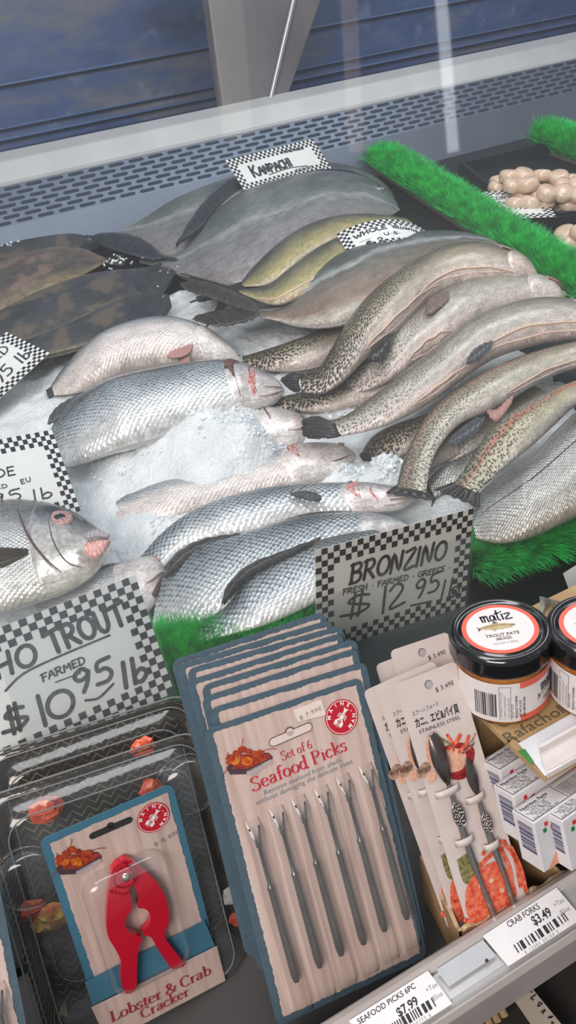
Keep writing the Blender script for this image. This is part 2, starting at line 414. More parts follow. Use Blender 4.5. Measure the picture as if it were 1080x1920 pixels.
def ice_sheet(name, poly, label, dens=.0045, lift=.0, edge=.03):
    P = [bed(*q) for q in poly]
    ys = [(p - TP).dot(TY) for p in P]; xs = [p.x for p in P]
    pp = list(zip(xs, ys))
    def inside(x, y):
        c = False; dmin = 9
        for i in range(len(pp)):
            (x1, y1), (x2, y2) = pp[i], pp[i - 1]
            if (y1 > y) != (y2 > y) and x < (x2 - x1) * (y - y1) / (y2 - y1) + x1: c = not c
            t = max(0, min(1, ((x - x1) * (x2 - x1) + (y - y1) * (y2 - y1)) / ((x2 - x1) ** 2 + (y2 - y1) ** 2)))
            dmin = min(dmin, math.hypot(x - x1 - t * (x2 - x1), y - y1 - t * (y2 - y1)))
        return dmin if c else -dmin
    nx = int((max(xs) - min(xs)) / dens); ny = int((max(ys) - min(ys)) / dens)
    mb = MB(); vs = []; ok = {}
    idx = {}
    for j in range(ny + 1):
        for i in range(nx + 1):
            x = min(xs) + i * dens; y = min(ys) + j * dens
            d = inside(x, y) + .02 * mn.noise(Vector((x * 14, y * 14, 3)))
            if d < 0: continue
            p = TP + TY * y; p = Vector((x, p.y, p.z))
            e = min(1, d / edge)
            idx[i, j] = len(vs); vs.append(p + TN * (-.012 + e * (.012 + lift + ice_h(p))))
    fs = [(idx[i, j], idx[i + 1, j], idx[i + 1, j + 1], idx[i, j + 1]) for (i, j) in idx if (i + 1, j) in idx and (i + 1, j + 1) in idx and (i, j + 1) in idx]
    mb.add(vs, fs, 0, True)
    return tag(mb.build(name, icem), label, 'ice', kind='stuff')
ice_sheet('crushed_ice', [(-250, 640), (-60, 560), (250, 560), (400, 520), (560, 560), (760, 560), (960, 620), (1120, 760), (1200, 960), (1000, 1010), (880, 1040), (700, 1090), (560, 1160), (300, 1225), (-50, 1330), (-250, 1300)],
          'bed of white crushed ice under and around the fish')
def chips(name, spots, label, lift=0.0):
    mb = MB()
    for px, py, rad, n, sz in spots:
        c = bed(px, py)
        for k in range(n):
            a = random.random() * 2 * PI; r = rad * math.sqrt(random.random())
            p = c + Vector((math.cos(a) * r, 0, 0)) + TY * (math.sin(a) * r)
            p = p + TN * (max(0, ice_h(p)) + lift + random.uniform(0, .003)); s_ = sz * random.uniform(.5, 1.4)
            vs = []; 
            for q in ((1, 0, 0), (-1, 0, 0), (0, 1, 0), (0, -1, 0), (0, 0, 1), (0, 0, -1), (.6, .6, .6), (-.6, .6, -.5), (.6, -.6, -.4)):
                vs.append(Vector(q) * s_ * random.uniform(.6, 1.2))
            R = Matrix.Rotation(random.random() * 6, 3, Vector((random.random(), random.random(), 1)))
            mb.add([p + R @ u for u in vs[:6]], [(0, 2, 4), (2, 1, 4), (1, 3, 4), (3, 0, 4), (2, 0, 5), (1, 2, 5), (3, 1, 5), (0, 3, 5)], 0, False)
    return tag(mb.build(name, mat('ice_chip', (.85, .9, .93), .2, sss=.4, spec=.6)), label, 'ice', kind='stuff')
# ================================================================== fish
def fish_mat(name, stops, sc_size=.0, sc_amt=.0, sc_hi=(.8, .85, .88), spots=None, stripe=None, rough=.3, metal=.1, mott=.25, mscale=60, blot=None, coat=.4, sc_v=(0, 1), fine=.3):
    m = bpy.data.materials.new(name); m.use_nodes = True; nt = m.node_tree; b = nt.nodes['Principled BSDF']
    u1 = nt.nodes.new('ShaderNodeUVMap'); u1.uv_map = 'pattern'; u2 = nt.nodes.new('ShaderNodeUVMap'); u2.uv_map = 'unit'
    sp = nt.nodes.new('ShaderNodeSeparateXYZ'); nt.links.new(u2.outputs[0], sp.inputs[0]); T_, V_ = sp.outputs[0], sp.outputs[1]
    nz = tex(nt, 'Noise', mscale, u1.outputs[0], Detail=5.)
    nzl = tex(nt, 'Noise', 14, u1.outputs[0], Detail=3.)
    vv = math_(nt, 'ADD', V_, maprange(nt, nz.outputs[0], 0, 1, -.07, .07)); vv = math_(nt, 'ADD', vv, maprange(nt, nzl.outputs[0], 0, 1, -.10, .10))
    c = ramp(nt, stops, vv)
    if mott: c = mixc(nt, maprange(nt, nz.outputs[0], .4, .7, 0, mott), c, mixc(nt, 1., c, (.45, .45, .45), 'MULTIPLY'))
    mpf = nt.nodes.new('ShaderNodeMapping'); mpf.inputs['Scale'].default_value = (.45, 1, 1); nt.links.new(u1.outputs[0], mpf.inputs[0])
    fn = tex(nt, 'Noise', 420., mpf.outputs[0], Detail=3., Roughness=.65); fm = tex(nt, 'Noise', 95., mpf.outputs[0], Detail=4.)
    gv = math_(nt, 'MULTIPLY', maprange(nt, fn.outputs[0], .32, .68, 1 - fine, 1 + fine), maprange(nt, fm.outputs[0], .35, .65, 1 - fine * .6, 1 + fine * .6))
    cg = nt.nodes.new('ShaderNodeCombineColor'); [nt.links.new(gv, cg.inputs[i]) for i in range(3)]
    c = mixc(nt, 1., c, cg.outputs[0], 'MULTIPLY')
    if stripe:
        sc2, v0, v1, amt = stripe; f = math_(nt, 'MULTIPLY', maprange(nt, vv, v0 - .06, v0), maprange(nt, vv, v1, v1 + .06, 1, 0))
        f = math_(nt, 'MULTIPLY', f, maprange(nt, nzl.outputs[0], .35, .6, .3 * amt, amt)); c = mixc(nt, f, c, sc2)
    hgt = math_(nt, 'ADD', nz.outputs[0], fn.outputs[0])
    if sc_amt:
        mp = nt.nodes.new('ShaderNodeMapping'); mp.inputs['Rotation'].default_value = (0, 0, PI / 4); mp.inputs['Scale'].default_value = (1, 1.15, 1); nt.links.new(u1.outputs[0], mp.inputs[0])
        v = tex(nt, 'Voronoi', 1 / sc_size, mp.outputs[0], Randomness=.22, voronoi_dimensions='2D')
        f = maprange(nt, v.outputs['Distance'], .2, .62, 1, 0)
        edge = math_(nt, 'MULTIPLY', maprange(nt, v.outputs['Distance'], .42, .62, 0, sc_amt), math_(nt, 'MULTIPLY', maprange(nt, vv, sc_v[0] - .1, sc_v[0]), maprange(nt, vv, sc_v[1] - .15, sc_v[1] + .05, 1, 0)))
        c = mixc(nt, edge, c, mixc(nt, 1., c, (.28, .3, .32), 'MULTIPLY'))
        hi = math_(nt, 'MULTIPLY', math_(nt, 'MULTIPLY', f, maprange(nt, nzl.outputs[0], .35, .6, .3, 1)), sc_amt * .5)
        c = mixc(nt, math_(nt, 'MULTIPLY', hi, maprange(nt, vv, .8, 1, 1, 0)), c, sc_hi)  # pale glints painted into the colour at the scale centres
        hgt = f
    if spots:
        sz, thr, colr, v1, amt = spots
        dn = tex(nt, 'Noise', 260, u1.outputs[0], Detail=2.)
        vm = nt.nodes.new('ShaderNodeVectorMath'); vm.operation = 'MULTIPLY_ADD'; nt.links.new(dn.outputs['Color'], vm.inputs[0]); vm.inputs[1].default_value = (sz * .5,) * 3; nt.links.new(u1.outputs[0], vm.inputs[2])
        v = tex(nt, 'Voronoi', 1 / sz, vm.outputs[0], Randomness=.95, voronoi_dimensions='2D')
        # bigger spots towards the tail
        th = maprange(nt, T_, .05, .6, thr * 1.35, thr * .75)
        f = maprange(nt, math_(nt, 'SUBTRACT', v.outputs['Distance'], th), -.06, .06, amt, 0)
        lim = maprange(nt, T_, .1, .7, 1.1, v1); f = math_(nt, 'MULTIPLY', f, maprange(nt, math_(nt, 'SUBTRACT', vv, lim), -.12, .1, 1, 0), clamp=True)
        c = mixc(nt, f, c, colr)
    if blot:
        bc, thr, amt = blot; nb = tex(nt, 'Noise', 22, u1.outputs[0], Detail=4.); c = mixc(nt, maprange(nt, nb.outputs[0], thr, thr + .1, 0, amt), c, bc)
    nt.links.new(c, b.inputs['Base Color']); b.inputs['Roughness'].default_value = rough; b.inputs['Metallic'].default_value = metal
    b.inputs['Coat Weight'].default_value = coat; b.inputs['Coat Roughness'].default_value = .18
    b.inputs['Subsurface Weight'].default_value = .12; b.inputs['Subsurface Scale'].default_value = .004
    nt.links.new(bump(nt, hgt, .5 if sc_amt else .3, .0011), b.inputs['Normal'])
    return m
def fin_mat(name, c, c2, rough=.4):
    m = bpy.data.materials.new(name); m.use_nodes = True; nt = m.node_tree; b = nt.nodes['Principled BSDF']
    u = nt.nodes.new('ShaderNodeUVMap'); u.uv_map = 'pattern'
    wv = tex(nt, 'Wave', 5.5, u.outputs[0], Distortion=1.5, bands_direction='X'); wv.inputs['Detail Scale'].default_value = 2
    nz = tex(nt, 'Noise', 6, u.outputs[0], Detail=4.)
    nt.links.new(mixc(nt, maprange(nt, wv.outputs[1], .2, .8), mixc(nt, maprange(nt, nz.outputs[0], .4, .6), c, c2), c2), b.inputs['Base Color'])
    b.inputs['Roughness'].default_value = rough; b.inputs['Coat Weight'].default_value = .4
    nt.links.new(bump(nt, wv.outputs[1], .8, .001), b.inputs['Normal']); return m
SP = {
 'bass': dict(body=fish_mat('bass_skin', [(.0, (.055, .075, .085)), (.22, (.12, .155, .17)), (.45, (.30, .35, .37)), (.66, (.62, .65, .66)), (.85, (.80, .78, .75))], .006, 1.0, (.78, .84, .86), rough=.25, metal=.28, sc_v=(0, .78)),
              head=fish_mat('bass_head', [(.0, (.16, .19, .21)), (.22, (.35, .36, .37)), (.45, (.72, .68, .67)), (.9, (.86, .78, .74))], blot=((.55, .16, .14), .58, .6), rough=.25, mott=.35)),
 'belly': dict(body=fish_mat('bass_belly_skin', [(.0, (.08, .10, .12)), (.2, (.15, .18, .20)), (.36, (.42, .42, .43)), (.52, (.76, .66, .61)), (.8, (.80, .69, .63))], .0048, .8, rough=.3, metal=.12, sc_v=(0, .5), blot=((.78, .45, .40), .62, .35)),
               head=fish_mat('bass_head_pale', [(.0, (.22, .24, .25)), (.2, (.6, .55, .53)), (.5, (.84, .76, .72)), (.9, (.86, .78, .74))], blot=((.6, .3, .26), .6, .5), rough=.3)),
 'trout': dict(body=fish_mat('trout_skin', [(.0, (.05, .045, .03)), (.22, (.12, .105, .065)), (.45, (.26, .225, .14)), (.66, (.50, .43, .32)), (.88, (.74, .62, .54))], .0028, .35, (.8, .78, .6), spots=(.0046, .36, (.03, .022, .012), .42, .95), rough=.28, metal=.15),
               head=fish_mat('trout_head', [(.0, (.25, .22, .18)), (.3, (.48, .40, .33)), (.55, (.72, .60, .50)), (.9, (.80, .66, .58))], rough=.3, blot=((.65, .35, .30), .6, .5))),
 'palet': dict(body=fish_mat('trout_pale_skin', [(.0, (.09, .083, .063)), (.24, (.20, .18, .14)), (.45, (.40, .36, .29)), (.66, (.68, .63, .55)), (.9, (.76, .63, .56))], .0028, .3, (.85, .85, .75), spots=(.0055, .22, (.10, .08, .05), .35, .8), rough=.25, metal=.2),
               head=fish_mat('trout_pale_head', [(.0, (.30, .28, .25)), (.3, (.52, .48, .43)), (.6, (.74, .66, .58)), (.9, (.8, .68, .62))], rough=.3)),
 'stripe': dict(body=fish_mat('trout_red_stripe_skin', [(.0, (.09, .095, .085)), (.2, (.26, .25, .19)), (.42, (.52, .46, .31)), (.66, (.66, .58, .38)), (.9, (.74, .68, .58))], .0026, .5, (.82, .76, .55), spots=(.005, .28, (.04, .035, .02), .4, .85), stripe=((.62, .17, .10), .30, .42, .9), rough=.28, metal=.15),
               head=fish_mat('trout_red_stripe_head', [(.0, (.2, .2, .18)), (.5, (.6, .5, .4)), (.9, (.75, .65, .55))], rough=.3)),
 'faint': dict(body=fish_mat('trout_faint_stripe_skin', [(.0, (.08, .073, .05)), (.2, (.18, .165, .12)), (.42, (.34, .30, .22)), (.66, (.64, .58, .44)), (.9, (.74, .66, .58))], .0028, .5, (.78, .74, .6), spots=(.0045, .26, (.06, .05, .03), .5, .8), stripe=((.5, .24, .2), .18, .32, .6), rough=.26, metal=.2),
               head=fish_mat('trout_faint_stripe_head', [(.0, (.25, .22, .18)), (.5, (.6, .5, .42)), (.9, (.75, .65, .58))], rough=.3)),
 'silver': dict(body=fish_mat('trout_silver_skin', [(.0, (.035, .04, .04)), (.22, (.13, .14, .13)), (.45, (.50, .51, .48)), (.62, (.68, .66, .60)), (.9, (.68, .62, .52))], .004, .8, (.9, .9, .88), rough=.2, metal=.3, mott=.5, mscale=200),
               head=fish_mat('trout_silver_head', [(.0, (.1, .1, .1)), (.5, (.5, .5, .46)), (.9, (.7, .66, .6))], rough=.3)),
 'kan': dict(body=fish_mat('kanpachi_skin', [(.0, (.025, .03, .035)), (.14, (.07, .09, .095)), (.36, (.13, .16, .155)), (.50, (.16, .185, .17)), (.57, (.36, .38, .37)), (.64, (.20, .20, .20)), (.95, (.30, .27, .27))], .0034, .45, rough=.42, metal=.1, mott=.5, mscale=45, coat=.2),
             head=fish_mat('kanpachi_head', [(.0, (.06, .07, .08)), (.5, (.22, .25, .25)), (.9, (.4, .38, .37))], rough=.35)),
 'yel': dict(body=fish_mat('yellow_side_skin', [(.0, (.008, .011, .009)), (.24, (.025, .03, .02)), (.38, (.12, .12, .06)), (.58, (.30, .27, .10)), (.8, (.50, .42, .15)), (.97, (.6, .5, .34))], .0035, .3, rough=.35, metal=.2, mott=.5, mscale=90),
             head=fish_mat('yellow_head', [(.0, (.06, .07, .06)), (.5, (.3, .3, .2)), (.9, (.5, .46, .38))], rough=.35)),
 'ytail': dict(body=fish_mat('amber_side_skin', [(.0, (.02, .027, .027)), (.18, (.06, .075, .07)), (.34, (.11, .13, .115)), (.42, (.42, .45, .44)), (.50, (.15, .145, .12)), (.72, (.25, .19, .135)), (.85, (.30, .20, .15)), (.97, (.55, .5, .42))], .003, .2, rough=.4, metal=.1, mott=.45, mscale=40, coat=.25),
               head=fish_mat('amber_head', [(.0, (.05, .06, .06)), (.5, (.25, .25, .22)), (.9, (.5, .42, .36))], rough=.35)),
 'flat': dict(body=fish_mat('flounder_skin', [(.0, (.10, .085, .07)), (.12, (.045, .05, .055)), (.5, (.03, .038, .045)), (.88, (.055, .05, .045)), (1, (.22, .19, .13))], .003, .2, rough=.4, metal=.1, mott=.9, mscale=55, blot=((.17, .135, .10), .50, .85)),
              head=fish_mat('flounder_head', [(.0, (.05, .05, .05)), (.9, (.04, .05, .06))], rough=.4)),
 'flatb': dict(body=fish_mat('flounder_brown_skin', [(.0, (.24, .16, .12)), (.3, (.15, .11, .085)), (.7, (.09, .075, .06)), (1, (.34, .27, .15))], .003, .2, rough=.4, metal=.1, mott=.9, mscale=55, blot=((.30, .20, .15), .50, .8)),
              head=fish_mat('flounder_brown_head', [(.0, (.05, .05, .05)), (.9, (.04, .05, .06))], rough=.4)),
 'dorade': dict(body=fish_mat('dorade_skin', [(.0, (.015, .018, .025)), (.16, (.04, .045, .06)), (.30, (.18, .2, .22)), (.46, (.52, .53, .55)), (.66, (.74, .73, .70)), (.95, (.74, .70, .62))], .0042, .45, (.92, .92, .9), rough=.2, metal=.3, mott=.35, mscale=110, sc_v=(0, .95)),
                head=fish_mat('dorade_head', [(.0, (.03, .033, .045)), (.18, (.08, .085, .10)), (.34, (.34, .35, .36)), (.48, (.64, .63, .60)), (.95, (.74, .68, .60))], rough=.2, metal=.3, mott=.25, mscale=40, blot=((.62, .5, .3), .6, .35))),
}
FINS = {'dark': fin_mat('dark_fin', (.09, .085, .08), (.02, .02, .022)), 'grey': fin_mat('grey_fin', (.2, .22, .24), (.08, .09, .1)), 'blue': fin_mat('blue_black_fin', (.05, .065, .08), (.02, .03, .04)),
        'pink': fin_mat('pink_fin', (.58, .34, .28), (.22, .17, .15)), 'brown': fin_mat('brown_fin', (.14, .11, .06), (.04, .035, .02)), 'straw': fin_mat('straw_fin', (.34, .27, .14), (.16, .12, .07)), 'rosy': fin_mat('rosy_fin', (.80, .28, .25), (.85, .50, .44)), 'pale': fin_mat('pale_fin', (.6, .5, .45), (.3, .26, .24)), 'olive': fin_mat('olive_fin', (.09, .085, .06), (.03, .03, .022))}
redm = mat('raw_gill_red', (.50, .09, .08), .25, noise=.5, nscale=220, c2=(.75, .42, .38), coat=.6)
pinkm = mat('raw_belly_pink', (.80, .45, .38), .3, c2=(.85, .66, .58), nscale=90, coat=.5)
creamm = mat('cut_edge_cream', (.78, .62, .42), .35, c2=(.8, .5, .42), nscale=60, coat=.4)
mouthm = mat('mouth_dark', (.10, .05, .05), .4)
lipm = mat('lip_pale', (.75, .62, .57), .35, coat=.5)
pupil = mat('fish_pupil', (.01, .012, .015), .08, coat=1.); iris = mat('fish_iris', (.32, .30, .30), .2, .3); irisp = mat('fish_iris_pink', (.40, .17, .16), .25, c2=(.5, .36, .33), nscale=300)
class Fish:
    N = 44
    def __init__(s, name, label, group, sp, top, bot, lift=0., thick=.42, dorsal='top', head=.80, cat='fish', sink=0., blunt=.05, tailthin=.4, pw=2.0, headmat=True):
        N = s.N; T0 = crom(top, N); B0 = crom(bot, N)
        s.c = []; s.h = []; s.th = []
        for k in range(N):
            t = k / (N - 1)
            a, b_ = bed(*T0[k], lift), bed(*B0[k], lift); hl = (a - b_).length / 2
            tk = thick * hl * (tailthin + (1 - tailthin) * min(1, t / .3))
            a, b_ = bed(*T0[k], lift + tk), bed(*B0[k], lift + tk); c = (a + b_) / 2; h = (a - b_) / 2
            sv = abs((c - EYE).normalized().dot(TN)); h = h * (sv / math.sqrt(sv * sv + (tk / max(hl, 1e-4)) ** 2 * (1 - sv * sv)))
            if t > 1 - blunt:
                q = math.sqrt(max(0, 1 - ((t - 1 + blunt) / blunt) ** 2)); h = h * max(q, .03); tk *= max(q, .03)
            s.c.append(c); s.h.append(h if dorsal == 'top' else -h); s.th.append(tk)
        # smooth
        s.s = [0]
        for k in range(1, N): s.s.append(s.s[-1] + (s.c[k] - s.c[k - 1]).length)
        s.pw = pw; s.sp = SP[sp]
        L = s.s[-1]; org = s.S(0.5, 180, -.0) ; org = s.c[N // 2] - TN * s.th[N // 2]
        s.root = empty(name, Matrix.Translation(org), label=label, cat=cat, group=group)
        s.inv = -org
        M = 32; P = []; U1 = []; U2 = []
        for k in range(N):
            row = []; a1 = []; a2 = []; hl = s.h[k].length
            for j in range(M + 1):
                ph = 360 * j / M; row.append(s.S(k / (N - 1), ph) + s.inv)
                v = ph / 180 if ph <= 180 else (360 - ph) / 180
                # arc length across the flank in metres (approx)
                a1.append((s.s[k], -math.cos(math.radians(v * 180)) * hl * 1.0 + (0 if ph <= 180 else .5) + .3)); a2.append((k / (N - 1), (1 - math.cos(PI * v)) / 2))
            P.append(row); U1.append(a1); U2.append(a2)
        mb = MB(); mb.grid(P, 0, True, {'pattern': U1, 'unit': U2})
        n0 = [p for p in P[0][:-1]]; mb.add(n0, [tuple(range(M - 1, -1, -1))], 0, True)
        mb.build('body', s.sp['body'], s.root)
        if head and headmat: s.headpart(head)
    def S(s, t, ph, off=0.):
        k = t * (s.N - 1); i = min(int(k), s.N - 2); f = k - i
        c = s.c[i].lerp(s.c[i + 1], f); h = s.h[i].lerp(s.h[i + 1], f); th = s.th[i] * (1 - f) + s.th[i + 1] * f
        a = math.radians(ph); ca, sa = math.cos(a), math.sin(a)
        e = 2 / s.pw
        x = math.copysign(abs(ca) ** e, ca); z = math.copysign(abs(sa) ** e, sa)
        p = c + h * x + TN * th * z
        if off:
            d = (h.normalized() * ca / max(h.length, 1e-5) + TN * sa / max(th, 1e-5)).normalized(); p = p + d * off
        return p
    def dirn(s, t):
        k = t * (s.N - 1); i = max(0, min(int(k), s.N - 2)); return (s.c[i + 1] - s.c[i]).normalized(), s.h[i].normalized(), s.h[i].length
    def patch(s, name, m, t0, t1, p0, p1, off=.001, curve=0., nt_=14, np_=18, bulge=0., lens=False):
        if name == 'gill': lens = True; off = min(off, .0022); np_ = 26
        P = []; U1 = []; U2 = []
        for j in range(np_ + 1):
            row = []; a1 = []; a2 = []; w_ = j / np_; ph = p0 + (p1 - p0) * w_
            ts = t0 - curve * math.sin(PI * w_); t1_ = t1
            if lens:
                tm = (t0 + t1) / 2 - curve * math.sin(PI * w_); k_ = (math.sin(PI * w_) ** .8 + .02) * (1 + .22 * math.sin(w_ * 23 + t0 * 90) + .15 * math.sin(w_ * 51)); ts = tm - (t1 - t0) / 2 * k_; t1_ = tm + (t1 - t0) / 2 * k_
            for i in range(nt_ + 1):
                t = min(.999, ts + (t1_ - ts) * i / nt_)
                row.append(s.S(t, ph, off + bulge * math.sin(PI * min(1, i / nt_ * 1.6)) * math.sin(PI * w_) if (i > 0 and not (lens and i == nt_)) else -.0006) + s.inv)
                a1.append((t * s.s[-1], ph / 180 * .06)); a2.append((t, (1 - math.cos(math.radians(ph))) / 2))
            P.append(row); U1.append(a1); U2.append(a2)
        mb = MB(); mb.grid(P, 0, True, {'pattern': U1, 'unit': U2}); return mb.build(name, m, s.root)
    def headpart(s, th):
        s.patch('head', s.sp['head'], th, 1, 3, 177, .0005, .02, bulge=.0003)
        s.patch('gill_cover', s.sp['head'], th - .005, th + .10, 40, 150, .0012, .03, bulge=.0016)
    def gill(s, th, p0=55, p1=150, w_=.03, m=None):
        s.patch('gill', m or redm, th - w_, th + w_ * .6, p0, p1, .0032, .02, bulge=.002)
    def eye(s, t, ph, r, ir=None, sink=0):
        tan, hd, _ = s.dirn(t); n = (s.S(t, ph, .002) - s.S(t, ph)).normalized()
        R = frame(tan, n.cross(tan)); p = s.S(t, ph, -.0005) + s.inv
        mw = Matrix.Translation(p) @ R.to_4x4()
        mb = MB(); mb.lathe([(r * 1.15, -.001), (r * 1.1, r * .18), (r * .9, r * .22), (r * .55, r * .28), (.0001, r * .28)], 28)
        e = mb.build('eye', ir or iris, s.root, ); e.matrix_local = mw
        mb = MB(); mb.lathe([(r * .54, r * .26), (r * .42, r * .35), (r * .2, r * .39), (.0001, r * .4)], 20); mb.build('pupil', pupil, e)
        return e
    def mouth(s, t0, ph0, t1=.995, ph1=100, r=.0012):
        pts = [s.S(t0 + (t1 - t0) * i / 8, ph0 + (ph1 - ph0) * i / 8, .0012) + s.inv for i in range(9)]
        MB().tube(pts, r).build('mouth', mouthm, s.root)
    def line(s, name, m, pts, r=.0008, off=.0014):
        P = crom(pts, 18); MB().tube([s.S(min(.997, q[0]), q[1], off) + s.inv for q in P], [r * (.35 + .65 * math.sin(PI * (i + .5) / 18)) for i in range(18)], 6).build(name, m, s.root)
    def jaw(s, t0=.9, ph=130, r=.003, m=None):
        pts = [s.S(t0 + (.99 - t0) * i / 8, ph - 25 * (i / 8) ** 2, .0006) + s.inv for i in range(9)]
        MB().tube(pts, [r * (.4 + .6 * math.sin(PI * (i / 8 * .8 + .2))) for i in range(9)], flat=.6).build('jaw', m or lipm, s.root)
    def fin(s, name, m, t0, t1, hts, ph=0, back=.3, lean=.35, thick=.0011):
        """ribbon fin standing on the back (ph 0) or belly (ph 180) from t0 to t1; hts heights in m along it"""
        n = 20; hs = np.interp(np.linspace(0, 1, n + 1), np.linspace(0, 1, len(hts)), hts); P = []; U = []
        for i in range(n + 1):
            t = t0 + (t1 - t0) * i / n; tan, hd, _ = s.dirn(t); sg = 1 if ph < 90 else -1
            base = s.S(t, ph, -.002) + s.inv; d = (hd * sg * (1 - lean * .5) + TN * lean * (.6) - tan * back).normalized()
            jag = 1 + .06 * math.sin(i * 2.4)
            P.append([base, base + d * hs[i] * .5 + TN * .0015, base + d * hs[i] * jag]); U.append([(i / n * 4, 0), (i / n * 4, .1), (i / n * 4, .2)])
        mb = MB(); mb.grid(P, 0, True, {'pattern': U}); return mb.build(name, m, s.root, solid=thick)
    def side_fin(s, name, m, t, ph, length, width, ang=0., lift=.15, thick=.0012):
        """pectoral or pelvic fin lying on the flank, pointing to the tail"""
        tan, hd, _ = s.dirn(t); n = (s.S(t, ph, .002) - s.S(t, ph)).normalized(); base = s.S(t, ph, .0008) + s.inv
        d0 = -tan; side = n.cross(d0).normalized()
        ca, sa = math.cos(ang), math.sin(ang); d = d0 * ca + side * sa; sd = side * ca - d0 * sa
        P = []; U = []
        for i in range(9):
            w_ = (i / 8 - .5) * 2; row = []; u = []
            for j in range(7):
                r = j / 6; rr = length * r * (1 - .30 * w_ * w_ - .28 * w_) * (1 + .05 * math.sin(i * 2.6)); row.append(base + d * rr + sd * width * w_ * (.22 + .9 * r ** .9) * .5 + n * (.0008 + lift * .35 * rr * (1 - r * .5) + .0007 * math.sin(i * 2.2) * r))
                u.append((i / 8 * 2.5, r * .2))
            P.append(row); U.append(u)
        mb = MB(); mb.grid(P, 0, True, {'pattern': U}); return mb.build(name, m, s.root, solid=thick)
    def tail(s, m, length, spread, fork=.35, ang=0., droop=0., thick=.0014):
        tan, hd, hl = s.dirn(0); c = s.c[0] + s.inv + tan * .008
        ca, sa = math.cos(ang), math.sin(ang); d = -(tan * ca + hd * sa); sd = hd * ca - tan * sa
        P = []; U = []
        for i in range(17):
            w_ = i / 8 - 1; L = length * (1 - fork * (1 - abs(w_) ** 1.3)) * (1 + .03 * math.sin(i * 3.1)); row = []; u = []
            for j in range(9):
                r = j / 8; wid = hl * .85 + (spread - hl * .85) * r ** .85
                row.append(c + d * L * r * (1 - .1 * w_ * w_) + sd * w_ * wid + TN * (.0015 * math.sin(i * 1.9) * r - droop * L * r * r)); u.append((i / 16 * 4, r * .3))
            P.append(row); U.append(u)
        mb = MB(); mb.grid(P, 0, True, {'pattern': U}); return mb.build('tail_fin', m, s.root, solid=thick)
    def cut(s, t0, t1, ph=158, wid=14, m=None, r=.0016):
        """opened belly: pink inside edge with pale lips"""
        P = []; U = []
        for i in range(21):
            f = i / 20; t = t0 + (t1 - t0) * f; w_ = wid * math.sin(PI * f) ** .6 * (1 + .15 * math.sin(f * 19))
            P.append([s.S(t, ph - w_ * .5, .0008) + s.inv, s.S(t, ph, -.0012) + s.inv, s.S(t, ph + w_ * .5, .0008) + s.inv])
        mb = MB(); mb.grid(P, 0, True); c = mb.build('belly_cut', m or pinkm, s.root)
        mb = MB(); mb.tube([p[0] for p in P], [r * (.4 + .6 * math.sin(PI * k / 20)) for k in range(21)]); mb.build('cut_edge', creamm, c)
def ribbon(f, name, m, A_, B_, la, lb=None, hump=.003, n=22, k=6, thick=.0011, rag=.0):
    lb = la if lb is None else lb; a = crom(A_, n); b_ = crom(B_, n); P = []; U = []
    for i in range(n):
        row = []; u = []; p0 = bed(*a[i], la); p1 = bed(*b_[i], lb); tp = min(1, (i + .4) / 3.5, (n - .6 - i) / 3.5) ** .7; md = (p0 + p1) / 2; p0 = md.lerp(p0, tp); p1 = md.lerp(p1, tp)
        for j in range(k + 1):
            r = j / k; rr = r * (1 + rag * math.sin(i * 2.7) + rag * .7 * math.sin(i * 1.3)) if r > .6 else r
            row.append(p0.lerp(p1, rr) + TN * (hump * math.sin(PI * r) + .0008 * math.sin(i * 1.9)) + f.inv); u.append((i / n * 5, r * .25))
        P.append(row); U.append(u)
    mb = MB(); mb.grid(P, 0, True, {'pattern': U}); return mb.build(name, m, f.root, solid=thick)
GB_ = 'silver sea bass laid on the ice'; GT_ = 'rainbow trout heaped on the right of the ice'
# ---- flounders, far left
f = Fish('flounder', 'dark flounder nearest the steel apron at the far left, partly cut off', 'dark flounders at the left', 'flat', [(-120, 470), (-40, 452), (60, 440), (130, 432), (170, 436)], [(-120, 520), (-40, 512), (60, 500), (130, 480), (170, 460)], .0, .22, pw=2.4, head=0)
f = Fish('flounder', 'brown flounder with ragged pale tail edge below the grey tail fins', 'dark flounders at the left', 'flatb', [(200, 484), (150, 466), (80, 468), (0, 495), (-120, 530)], [(198, 492), (150, 520), (90, 550), (20, 590), (-120, 650)], .012, .2, pw=2.4, dorsal='top', head=0)
f.tail(FINS['brown'], .05, .03, .05); f.fin('fringe_fin', FINS['straw'], .1, .9, [.004, .012, .015, .012, .004], 180, back=.1, lean=.1)
f = Fish('flounder', 'largest dark flounder across the middle of the left heap with ice crumbs on it', 'dark flounders at the left', 'flat', [(-140, 660), (-20, 590), (80, 545), (170, 515), (250, 505), (330, 500)], [(-140, 730), (0, 668), (110, 632), (210, 590), (290, 560), (330, 520)], .018, .18, pw=2.4, head=.86)
f.eye(.93, 70, .006); f.fin('fringe_fin', FINS['straw'], .08, .85, [.004, .014, .016, .012, .004], 180, back=.1, lean=.1)
f = Fish('flounder', 'dark flounder just above the checkered sign on the left, snout rounded', 'dark flounders at the left', 'flat', [(-160, 740), (-30, 660), (80, 618), (170, 585), (240, 558), (310, 550), (326, 562)], [(-160, 770), (-20, 692), (90, 668), (180, 645), (255, 622), (300, 606), (318, 590)], .028, .16, pw=2.4, head=.86)
f.eye(.95, 60, .005); f.fin('fringe_fin', FINS['brown'], .05, .85, [.004, .012, .014, .012, .004], 180, back=.1, lean=.1)
